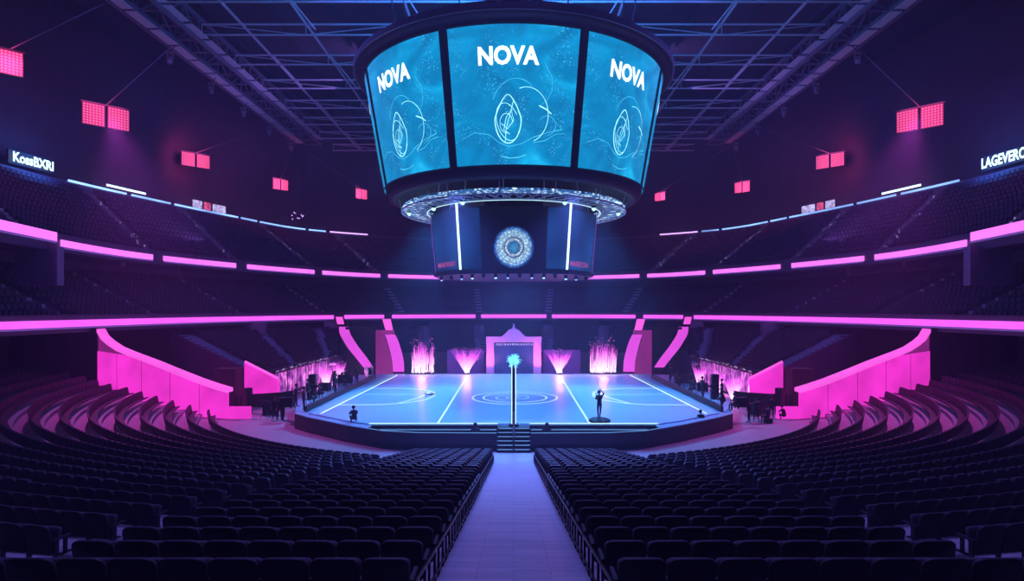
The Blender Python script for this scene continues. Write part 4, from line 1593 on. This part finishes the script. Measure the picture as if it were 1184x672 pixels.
for s in (-1, 1):
    for k, (x0, x1, mm, nmm) in enumerate(((233, 245, 'bannerw', 'white'), (247, 255, 'bannerr', 'red'), (257, 272, 'bannerw', 'long white'))):
        xa, xb = (x0 - 10, x1 - 10) if s < 0 else (2 * CX - x1 + 10, 2 * CX - x0 + 10)
        c = sub_curve(offs(C3, -.6), xa, xb, 0)
        if len(c) < 2: continue
        o = MB().grid([[(p.x, p.y, 23.75) for p in c], [(p.x, p.y, 24.85) for p in c], [(p.x, p.y, 24.85) for p in offs(c, .2)], [(p.x, p.y, 23.75) for p in offs(c, .2)]], flip=True).build(
            'parapet_board', M[mm], None, label='small lit %s advertising board on the top parapet, %s side' % (nmm, SIDE[s]), cat='board', group='parapet boards')
    g = at(373, 327, 112) if s < 0 else at(812, 330, 112)
    i_ = 0
    t = thing('exit_sign', 'small green lit sign under the upper balcony on the %s' % SIDE[s], 'sign', (g.x, 111, g.z))
    MB().box((-1.2, 0, -.6), (1.2, .3, .6)).build('box', M['black'], t)
    MB().box((-1.1, -.03, .1), (1.1, 0, .5)).box((-1.1, -.03, -.5), (-.1, 0, 0)).box((.1, -.03, -.5), (.9, 0, 0)).build('lit_face', M['green'], t)
    p = at(311, 263.5, 106) if s < 0 else at(851, 270.2, 110)
    q = at(337, 268, 110) if s < 0 else at(877, 266, 106)
    sign('letter_sign', 'SEADOWLIN' if s < 0 else 'SNOMPARE', p, q, .75, M['pinkdot'], 'faint pink letters under the top parapet, %s side' % SIDE[s])

# violet chandelier-like cluster at top left
t = thing('light_cluster', 'small cluster of violet lamps above the top parapet, left of scoreboard', 'lamp', at(344, 250, 108))
random.seed(9)
mb, mk = MB(), MB()
for k in range(9):
    a = 2 * PI * k / 9
    p = Vector((1.0 * math.cos(a), .4 * math.sin(a), random.uniform(-.5, .7)))
    mb.lathe([(.02, -.12), (.12, 0), (.02, .12)], p, 6)
    mk.tube([(0, 0, .3), p], .03, 4)
mb.build('lamps', M['violine'], t)
mk.tube([(0, 0, .3), (0, 0, 13)], .04, 5)
mk.build('frame', M['metal'], t)

# ================================================================== PEOPLE
def skin_mesh(verts, edges, radii, name, lv=1):
    me = bpy.data.meshes.new(name)
    me.from_pydata(verts, edges, [])
    o = bpy.data.objects.new(name, me)
    COL.objects.link(o)
    sk = o.modifiers.new('skin', 'SKIN')
    for i, r in enumerate(radii):
        me.skin_vertices[0].data[i].radius = (r, r)
    me.skin_vertices[0].data[0].use_root = True
    sb_ = o.modifiers.new('sub', 'SUBSURF')
    sb_.levels = lv
    sb_.render_levels = lv
    bpy.context.view_layer.update()
    em = bpy.data.meshes.new_from_object(o.evaluated_get(bpy.context.evaluated_depsgraph_get()))
    bpy.data.objects.remove(o)
    em.name = name
    em.polygons.foreach_set('use_smooth', [True] * len(em.polygons))
    return em


def body(pose, name):
    V, E, Rr = [], [], []

    def v(p, r, par=None):
        V.append(tuple(p))
        Rr.append(r)
        if par is not None: E.append((par, len(V) - 1))
        return len(V) - 1
    J = pose
    pel = v(J['pelvis'], .15)
    ch = v(J['waist'], .135, pel)
    c2 = v(J['chest'], .165, ch)
    nk0 = v(J['neck'], .075, c2)
    nk = v(lerp(Vector(J['neck']), Vector(J['head']), .35), .055, nk0)
    h0 = v(lerp(Vector(J['neck']), Vector(J['head']), .75), .085, nk)
    h1 = v(J['head'], .105, h0)
    h2 = v(Vector(J['head']) + (Vector(J['head']) - Vector(J['neck'])).normalized() * .09, .075, h1)
    for s, S in ((-1, 'L'), (1, 'R')):
        sh = v(J['sh' + S], .07, c2)
        el = v(J['el' + S], .048, sh)
        wr = v(J['wr' + S], .033, el)
        d = (Vector(J['wr' + S]) - Vector(J['el' + S])).normalized()
        side = d.cross(Vector((0, 1, .2))).normalized()
        pm = v(Vector(J['wr' + S]) + d * .07, .036, wr)
        for k in range(4):
            b0 = Vector(V[pm]) + side * (k - 1.5) * .021 + d * .03
            a_ = v(b0, .010, pm)
            L_ = (.036, .042, .04, .032)[k]
            m_ = v(b0 + d * L_ + Vector((0, .008, 0)), .009, a_)
            v(b0 + d * L_ * 1.8 + Vector((0, .025, 0)), .008, m_)
        th = v(Vector(J['wr' + S]) + d * .035 + side * -s * .035, .011, wr)
        v(Vector(J['wr' + S]) + d * .075 + side * -s * .06, .010, th)
        hp = v(J['hip' + S], .10, pel)
        kn = v(J['kn' + S], .065, hp)
        an = v(J['an' + S], .045, kn)
        ft = v(Vector(J['an' + S]) + Vector((s * .02, .14, -.05)), .04, an)
        v(Vector(J['an' + S]) + Vector((s * .02, .20, -.055)), .03, ft)
    me = skin_mesh(V, E, Rr, name)
    me.materials.append(M['cloth'])
    me.materials.append(M['skin'])
    hd = Vector(J['neck']).lerp(Vector(J['head']), .25)
    for p in me.polygons:
        c = p.center
        if (c - Vector(J['head'])).length < .20 or min((c - Vector(J['wrL'])).length, (c - Vector(J['wrR'])).length) < .0 or \
           (c - (Vector(J['wrL']) * 2 - Vector(J['elL'])).lerp(Vector(J['wrL']), .6)).length < .13 or (c - (Vector(J['wrR']) * 2 - Vector(J['elR'])).lerp(Vector(J['wrR']), .6)).length < .13:
            p.material_index = 1
    # hair cap and face
    H = Vector(J['head'])
    hb = MB()
    hb.lathe([(.112, -.02), (.122, .03), (.115, .09), (.08, .145), (.02, .168)], H + Vector((0, -.012, .01)), 16)
    hair = hb.mesh(name + '_hair', M['hair'], True)
    fb = MB()
    fb.add([H + Vector(q) for q in ((-.015, .10, -.02), (.015, .10, -.02), (0, .135, -.025), (0, .10, .03))], [(0, 1, 2), (0, 2, 3), (2, 1, 3)])
    for s in (-1, 1):
        fb.lathe([(.003, -.012), (.012, 0), (.003, .012)], H + Vector((s * .036, .098, .02)), 8)
        fb.lathe([(.008, -.03), (.016, 0), (.008, .03)], H + Vector((s * .108, 0, 0)), 8)
    fb.box(tuple(H + Vector((-.025, .095, -.062))), tuple(H + Vector((.025, .104, -.052))))
    face = fb.mesh(name + '_face', M['skin'], True)
    return me, hair, face


POSES = {
    'standing': dict(pelvis=(0, 0, .93), waist=(0, 0, 1.10), chest=(0, 0, 1.33), neck=(0, 0, 1.50), head=(0, .02, 1.66),
                     shL=(-.19, 0, 1.43), elL=(-.26, -.02, 1.15), wrL=(-.25, .10, .92), shR=(.19, 0, 1.43), elR=(.26, -.02, 1.15), wrR=(.25, .12, .93),
                     hipL=(-.10, 0, .88), knL=(-.12, .02, .48), anL=(-.13, 0, .09), hipR=(.10, 0, .88), knR=(.13, .03, .48), anR=(.15, .02, .09)),
    'filming': dict(pelvis=(0, 0, .93), waist=(0, .01, 1.10), chest=(0, .02, 1.33), neck=(0, .03, 1.50), head=(0, .06, 1.66),
                    shL=(-.19, .02, 1.43), elL=(-.27, .2, 1.25), wrL=(-.13, .38, 1.50), shR=(.19, .02, 1.43), elR=(.27, .2, 1.25), wrR=(.13, .38, 1.50),
                    hipL=(-.10, 0, .88), knL=(-.13, .03, .48), anL=(-.15, .05, .09), hipR=(.10, 0, .88), knR=(.13, .0, .48), anR=(.16, -.10, .09)),
    'sitting': dict(pelvis=(0, 0, .48), waist=(0, .02, .66), chest=(0, .06, .88), neck=(0, .09, 1.05), head=(0, .13, 1.21),
                    shL=(-.19, .05, .98), elL=(-.27, .14, .73), wrL=(-.16, .34, .66), shR=(.19, .05, .98), elR=(.27, .14, .73), wrR=(.16, .34, .66),
                    hipL=(-.10, .04, .46), knL=(-.15, .45, .50), anL=(-.15, .46, .09), hipR=(.10, .04, .46), knR=(.15, .45, .50), anR=(.15, .46, .09)),
    'crouching': dict(pelvis=(0, -.08, .30), waist=(0, -.02, .45), chest=(0, .08, .64), neck=(0, .14, .80), head=(0, .19, .95),
                      shL=(-.19, .08, .74), elL=(-.28, .26, .55), wrL=(-.14, .42, .52), shR=(.19, .08, .74), elR=(.28, .26, .55), wrR=(.14, .42, .52),
                      hipL=(-.10, -.04, .28), knL=(-.20, .34, .44), anL=(-.17, .05, .09), hipR=(.10, -.04, .28), knR=(.20, .34, .44), anR=(.17, .05, .09)),
    'saluting': dict(pelvis=(0, 0, .93), waist=(.01, 0, 1.10), chest=(.02, 0, 1.33), neck=(.02, 0, 1.50), head=(.03, .02, 1.66),
                     shL=(-.17, 0, 1.44), elL=(-.30, .05, 1.62), wrL=(-.13, .05, 1.80), shR=(.2, 0, 1.43), elR=(.24, .12, 1.22), wrR=(.10, .25, 1.36),
                     hipL=(-.09, 0, .88), knL=(-.07, .02, .48), anL=(-.03, 0, .09), hipR=(.09, 0, .88), knR=(.10, .03, .48), anR=(.07, .05, .09)),
}
PM = {}


def person(pose, loc, rz, label, group=None, sc_=1.0):
    if pose not in PM:
        PM[pose] = body(POSES[pose], 'person_' + pose)
    me, hair, face = PM[pose]
    o = bpy.data.objects.new('person', me)
    COL.objects.link(o)
    for nm_, dta in (('hair', hair), ('face', face)):
        c = bpy.data.objects.new(nm_, dta)
        COL.objects.link(c)
        c.parent = o
    o.location = loc
    o.rotation_euler = (0, 0, rz)
    o.scale = (sc_,) * 3
    return tag(o, label, 'person', group)


# performer on a low riser at the stage front
rs = thing('riser', 'small dark oval riser under the lone performer at the stage front', 'riser', (5.75, 40.6, 1.2))
MB().lathe([(.75, 0), (.72, .12), (.55, .2), (.3, .26)], (0, 0, 0), 24).build('platform', M['black'], rs)
person('saluting', (5.75, 40.6, 1.46), 2.9, 'person in dark clothes standing on a riser at stage front, one arm raised', None, 1.0)
person('crouching', (-2.4, 38.2, .42), .2, 'person crouched in the trench before the court, left of the light mast')
person('crouching', (2.05, 38.2, .42), -.3, 'person crouched in the trench before the court, right of the light mast')
person('crouching', (-10.7, 40.6, 1.13), .5, 'crouching person in dark clothes at the curved left edge of stage')
person('crouching', (13.1, 42.3, .55), 0, 'crouching person half hidden behind the curved right edge of stage')
random.seed(21)
# crews along both wings of the stage
for s in (-1, 1):
    ys = [45.3, 47.0, 48.2, 50.4, 52.2, 54.6, 57.0, 60.0, 63.2, 66.5]
    for k, y in enumerate(ys):
        x = s * (16.6 + random.uniform(-.5, .8) + (0 if y > 46 else -.6))
        ps = ('standing', 'filming', 'sitting', 'standing', 'crouching')[(k + (0 if s < 0 else 2)) % 5]
        person(ps, (x, y, 1.12), -s * PI / 2 * -1 + random.uniform(-.6, .6) if s > 0 else -PI / 2 + random.uniform(-.6, .6),
               '%s person in dark clothes on the %s stage wing, %s from the front corner' % (ps, SIDE[s], ORD[k + 1]), 'crew on the stage wings')
        if ps == 'sitting':
            o = MB().box((-.22, -.22, .40), (.22, .22, .44)).build('stool', M['metal'], None, label='small stool under the seated crew member on the %s stage wing, %s from the front' % (SIDE[s], ORD[k + 1]), cat='stool')
            for a in (-.18, .18):
                for b in (-.18, .18):
                    MB().tube([(a, b, 0), (a, b, .4)], .015, 6).build('leg', M['metal'], o)
            o.location = (x, y, 1.12)
# people on the floor beside the stage
for k, (x, y, ps, lb) in enumerate(((-19.0, 48.2, 'standing', 'person in dark clothes standing on the left floor, outermost of three'),
                                    (-18.0, 47.2, 'filming', 'person holding a camera up on the left floor, nearest the stage corner'),
                                    (-18.4, 47.6, 'standing', 'person in dark clothes on the left floor, middle of three'),
                                    (18.2, 46.8, 'standing', 'person standing on the right floor, close to the stage corner'),
                                    (18.9, 47.2, 'filming', 'person holding a camera up on the right floor, beside the stage'),
                                    (19.5, 46.4, 'sitting', 'seated person on the right floor beside the stage corner'),
                                    (20.6, 48.4, 'standing', 'person standing on the right floor, in front of the magenta walls'),
                                    (21.4, 48.0, 'crouching', 'crouching person on the right floor, in front of the magenta walls'))):
    person(ps, (x, y, 0), random.uniform(-1, 1) + (0 if k % 2 else 2.5), lb)
MB().box((-.25, -.25, 0), (.25, .25, .36)).build('stool', M['black'], None, label='dark box under the seated person on the right floor', cat='stool').location = (19.5, 46.4, 0)


# equipment: cases, speakers, camera tripods
def equipment_case(loc, rz, label, sz=(.9, .6, .8)):
    t = thing('equipment_case', label, 'equipment case', loc, rz, 'equipment cases')
    x, y, z = sz
    MB().box((-x / 2, -y / 2, .1), (x / 2, y / 2, z)).build('body', M['cloth'], t)
    mb = MB()
    for a in (-1, 1):
        for b in (-1, 1):
            mb.bar((a * x / 2, b * y / 2, .1), (a * x / 2, b * y / 2, z), .04)
        mb.bar((-x / 2, a * y / 2, z), (x / 2, a * y / 2, z), .04)
        mb.bar((-x / 2, a * y / 2, z * .7), (x / 2, a * y / 2, z * .7), .03)
    mb.build('edging', M['metal'], t)
    for a in (-1, 1):
        for b in (-1, 1):
            MB().lathe([(.045, 0), (.05, .05), (.045, .1)], (a * (x / 2 - .08), b * (y / 2 - .08), 0), 10).build('caster', M['metal'], t)


def tripod_camera(loc, rz, label):
    t = thing('broadcast_camera', label, 'camera', loc, rz, 'broadcast cameras')
    for k in range(3):
        a = 2 * PI * k / 3
        MB().tube([(0, 0, 1.15), (.45 * math.cos(a), .45 * math.sin(a), .02)], [.025, .018], 8).build('leg', M['metal'], t)
    MB().box((-.1, -.3, 1.22), (.1, .22, 1.46)).box((-.07, -.38, 1.46), (.07, -.2, 1.56)).build('body', M['black'], t)
    c = MB().tube([(0, .22, 1.34), (0, .36, 1.34), (0, .42, 1.34)], [.06, .07, .09], 14).build('lens', M['metal'], t)
    MB().lathe([(.09, 1.12), (.1, 1.18), (.05, 1.22)], (0, 0, 0), 12).build('head', M['metal'], t)


def speaker(loc, rz, label):
    t = thing('loudspeaker', label, 'loudspeaker', loc, rz, 'loudspeaker columns')
    MB().box((-.3, -.28, 0), (.3, .28, 2.1)).build('cabinet', M['black'], t)
    for z in (.4, .95, 1.5):
        MB().tube([(0, .28, z), (0, .31, z)], .2, 18).build('driver', M['metal'], t)
    MB().box((-.2, .28, 1.78), (.2, .31, 2.0)).build('horn', M['metal'], t)


for s in (-1, 1):
    speaker((s * 17.0, 51.2, 1.12), s * PI / 2, 'black loudspeaker column on the %s stage wing' % SIDE[s])
    speaker((s * 22.4, 50.9, 0), s * .5 + PI, 'black loudspeaker column on the floor by the %s vomitory' % SIDE[s])
    equipment_case((s * 17.5, 46.6, 1.12), .2, 'dark flight case at the front of the %s stage wing' % SIDE[s])
    equipment_case((s * 17.4, 55.8, 1.12), -.2, 'dark flight case halfway along the %s stage wing' % SIDE[s])
    equipment_case((s * 17.2, 61.8, 1.12), .1, 'dark flight case far along the %s stage wing' % SIDE[s], (1.4, .7, .9))
    equipment_case((s * 20.0, 49.8, 0), .4, 'dark flight case standing on the %s floor' % SIDE[s], (1.2, .7, 1.0))
    tripod_camera((s * 16.2, 49.2, 1.12), s * PI / 2, 'camera on a tripod near the front of the %s stage wing' % SIDE[s])
    tripod_camera((s * 16.1, 58.6, 1.12), s * PI / 2, 'camera on a tripod far along the %s stage wing' % SIDE[s])
    tripod_camera((s * 19.6, 47.9, 0), s * .9, 'camera on a tripod on the %s floor' % SIDE[s])
# cable drum, left far corner
t = thing('cable_drum', 'round cable drum at the far left corner of the court', 'cable drum', (-16.4, 68.4, 1.12), .6)
for a in (-.25, .25):
    MB().tube([(a - .03, 0, .6), (a + .03, 0, .6)], .6, 24).build('flange', M['steel'], t)
MB().tube([(-.24, 0, .6), (.24, 0, .6)], .38, 20).build('cable', M['black'], t)
# drone on court
t = thing('drone', 'small dark quadcopter resting on the left half of the court', 'drone', (-7.3, 52.6, 1.21), .4)
t.scale = (.75, .75, .75)
MB().box((-.22, -.12, .08), (.22, .12, .2)).build('body', M['black'], t)
for a in (-1, 1):
    for b in (-1, 1):
        MB().tube([(0, 0, .15), (a * .42, b * .34, .18)], .03, 6).tube([(a * .42, b * .34, 0), (a * .42, b * .34, .22)], .03, 6).build('arm', M['black'], t)
        MB().lathe([(.02, 0), (.22, .01), (.22, .02), (.02, .03)], (a * .42, b * .34, .22), 16).build('rotor', M['metal'], t)

# ================================================================== GUARD RAILS of the aisle
for s in (-1, 1):
    t = thing('aisle_rail', 'low dark guard rail along the %s edge of the plank aisle' % SIDE[s], 'guard rail', (s * 1.14, 20, 0), 0)
    X = s * 1.13
    for j in range(28):
        Y, z = 34 - j + .1, .186 * j
        child(MB().bar((X, Y, z), (X, Y, z + .5), .035), 'post', M['metal'], t)
    child(MB().tube([(X, 34.4, .48), (X, 6.9, .186 * 27.4 + .48)], .025, 6), 'rail', M['metal'], t)
    child(MB().tube([(X, 34.4, .12), (X, 6.9, .186 * 27.4 + .12)], .02, 6), 'lower_rail', M['metal'], t)


# ================================================================== CHAIRS
def rounded(wd, h, rc, n=4, rb=.03):
    """outline of a panel with generously rounded top corners; counter-clockwise from lower left"""
    out = [(-wd / 2 + rb, 0), (wd / 2 - rb, 0), (wd / 2, rb)]
    for k in range(n + 1):
        a = PI / 2 * k / n
        out.append((wd / 2 - rc + rc * math.cos(a), h - rc * .8 + rc * .8 * math.sin(a)))
    for k in range(n + 1):
        a = PI / 2 + PI / 2 * k / n
        out.append((-wd / 2 + rc + rc * math.cos(a), h - rc * .8 + rc * .8 * math.sin(a)))
    out.append((-wd / 2, rb))
    return out


def panel(out, th, f, edge=.02):
    """pillowed panel from an outline: f(x, z, d) places a point; d is depth forward"""
    cx, cz = 0, sum(p[1] for p in out) / len(out)
    mb = MB()

    def ins(k):
        return [(cx + (x - cx) * (1 - k), cz + (z - cz) * (1 - k)) for x, z in out]
    layers = [(ins(.12), -th / 2), (ins(.03), -th / 2 + edge * .4), (ins(0), -th / 4), (ins(0), th / 4), (ins(.03), th / 2 - edge * .4), (ins(.12), th / 2)]
    rows = [[f(x, z, d) for x, z in o] for o, d in layers]
    mb.grid(rows, closed=True)
    n = len(out)
    for r, rev in ((0, False), (-1, True)):
        c = f(cx, cz, layers[r][1] * 1.25)
        base = len(mb.v) - (n * len(rows) if r == 0 else n)
        b = 0 if r == 0 else n * (len(rows) - 1)
        mb.v.append(tuple(c))
        ci = len(mb.v) - 1
        for k in range(n):
            tri = (b + k, ci, b + (k + 1) % n)
            mb.f.append(tri if not rev else tri[::-1])
            mb.m.append(0)
    return mb


ch = thing('arena_chair', 'dark arena chair', 'chair', (0, 0, 0), 0, 'dark chairs of the near rows')
fb = lambda x, z, d: Vector((x, -.16 - z * .20 + d + .06 * (1 - (x / .26) ** 2) * -1 * .5, .36 + z))
back = panel(rounded(.53, .56, .12), .075, fb).build('backrest', M['seat'], ch, True)
fp = lambda x, z, d: Vector((x, -.09 + z * .30 + d, .42 + z * .92))
cush = panel(rounded(.46, .40, .08), .08, fp).build('seat', M['pad'], ch, True)
parts = [(back, []), (cush, [])]
for sd_ in (-1, 1):
    ar = MB().box((sd_ * .275 - .022, -.2, .60), (sd_ * .275 + .022, .16, .64)).box((sd_ * .275 - .014, -.16, .30), (sd_ * .275 + .014, -.08, .60)).build('armrest', M['seat'], ch)
    lg = MB().box((sd_ * .275 - .018, -.17, .0), (sd_ * .275 + .018, -.11, .40)).box((sd_ * .275 - .03, -.24, 0), (sd_ * .275 + .03, 0, .02)).build('leg', M['metal'], ch)
    parts += [(ar, []), (lg, [])]
spots = []
for s in (-1, 1):
    for j in range(28):
        nx = 10 if j == 27 else 8
        for i in range(nx):
            x = 1.43 + .565 * i
            spots.append((s * x, 34.0 - j, .186 * j + .003, 0, 'c', s, j, i))
    for k in range(NK):
        R, z = RZ(k)
        a0 = math.asin((7.1 + k * .068) / R)
        a1 = phi_end(R) - .5 / R
        n = int((a1 - a0) * R / .57)
        for i in range(n):
            a = a0 + .57 / R * (i + .5)
            x, y = R * math.sin(a), YC - R * math.cos(a)
            spots.append((s * x, y, z + .003, s * a, 'f', s, k, i))


def visible(p):
    x, y, z = p[:3]
    if y < 4.5: return False
    px = CX + x / y * F
    py = CY + (CAMZ - z - .9) / y * F
    return -25 < px < 1209 and py < 690


vis = sorted([p for p in spots if visible(p)], key=lambda p: p[0] ** 2 + p[1] ** 2 + (p[2] - CAMZ) ** 2)
rest = vis[300:]
first = True
for p in vis[:300]:
    x, y, z, a, kind, s, row, i = p
    if kind == 'c':
        lb = 'dark arena chair %s of plank aisle, %s row from the stage, %s from aisle' % (SIDE[s], ORD[row + 1], ORD[i + 1])
    else:
        lb = 'dark arena chair in curved %s block, %s row from floor, %s from stair' % (SIDE[s], ORD[row + 1], ORD[i + 1])
    rz = -a if False else a
    if first:
        ch.location = (x, y, z)
        ch.rotation_euler = (0, 0, rz)
        ch['label'] = lb
        first = False
    else:
        copy_tree(ch, parts, (x, y, z), rz, lb)
mb = MB()
for x, y, z, a, *_ in rest:
    small_seat(mb, (x, y, z), Vector((-math.sin(a), math.cos(a))), 1.06)
mb.build('arena_chair_rows', M['seat'], None, label='remaining rows of dark arena chairs in the near bowl, down to the floor', cat='chairs', group='dark chairs of the near rows', kind='stuff')

# distant tiers
mb = MB()
seat_rows(mb, CF, L1, prof_low, AISLE_LOW, s0 + 1, s1 - 1, .60)
mb.build('lower_tier_seats', M['seatfar'], None, label='rows of dark seats in the lower tier around the court', cat='seats', kind='stuff')
mb = MB()
seat_rows(mb, A2, B2, prof_mid, AISLE_MID, 12, NC - 13, .62)
mb.build('middle_tier_seats', M['seatfar'], None, label='rows of dark seats in the middle balcony tier', cat='seats', kind='stuff')
mb = MB()
seat_rows(mb, A3, B3, prof_up, AISLE_UP, 12, NC - 13, .62)
mb.build('upper_tier_seats', M['seatfar'], None, label='rows of dark seats in the upper balcony tier', cat='seats', kind='stuff')
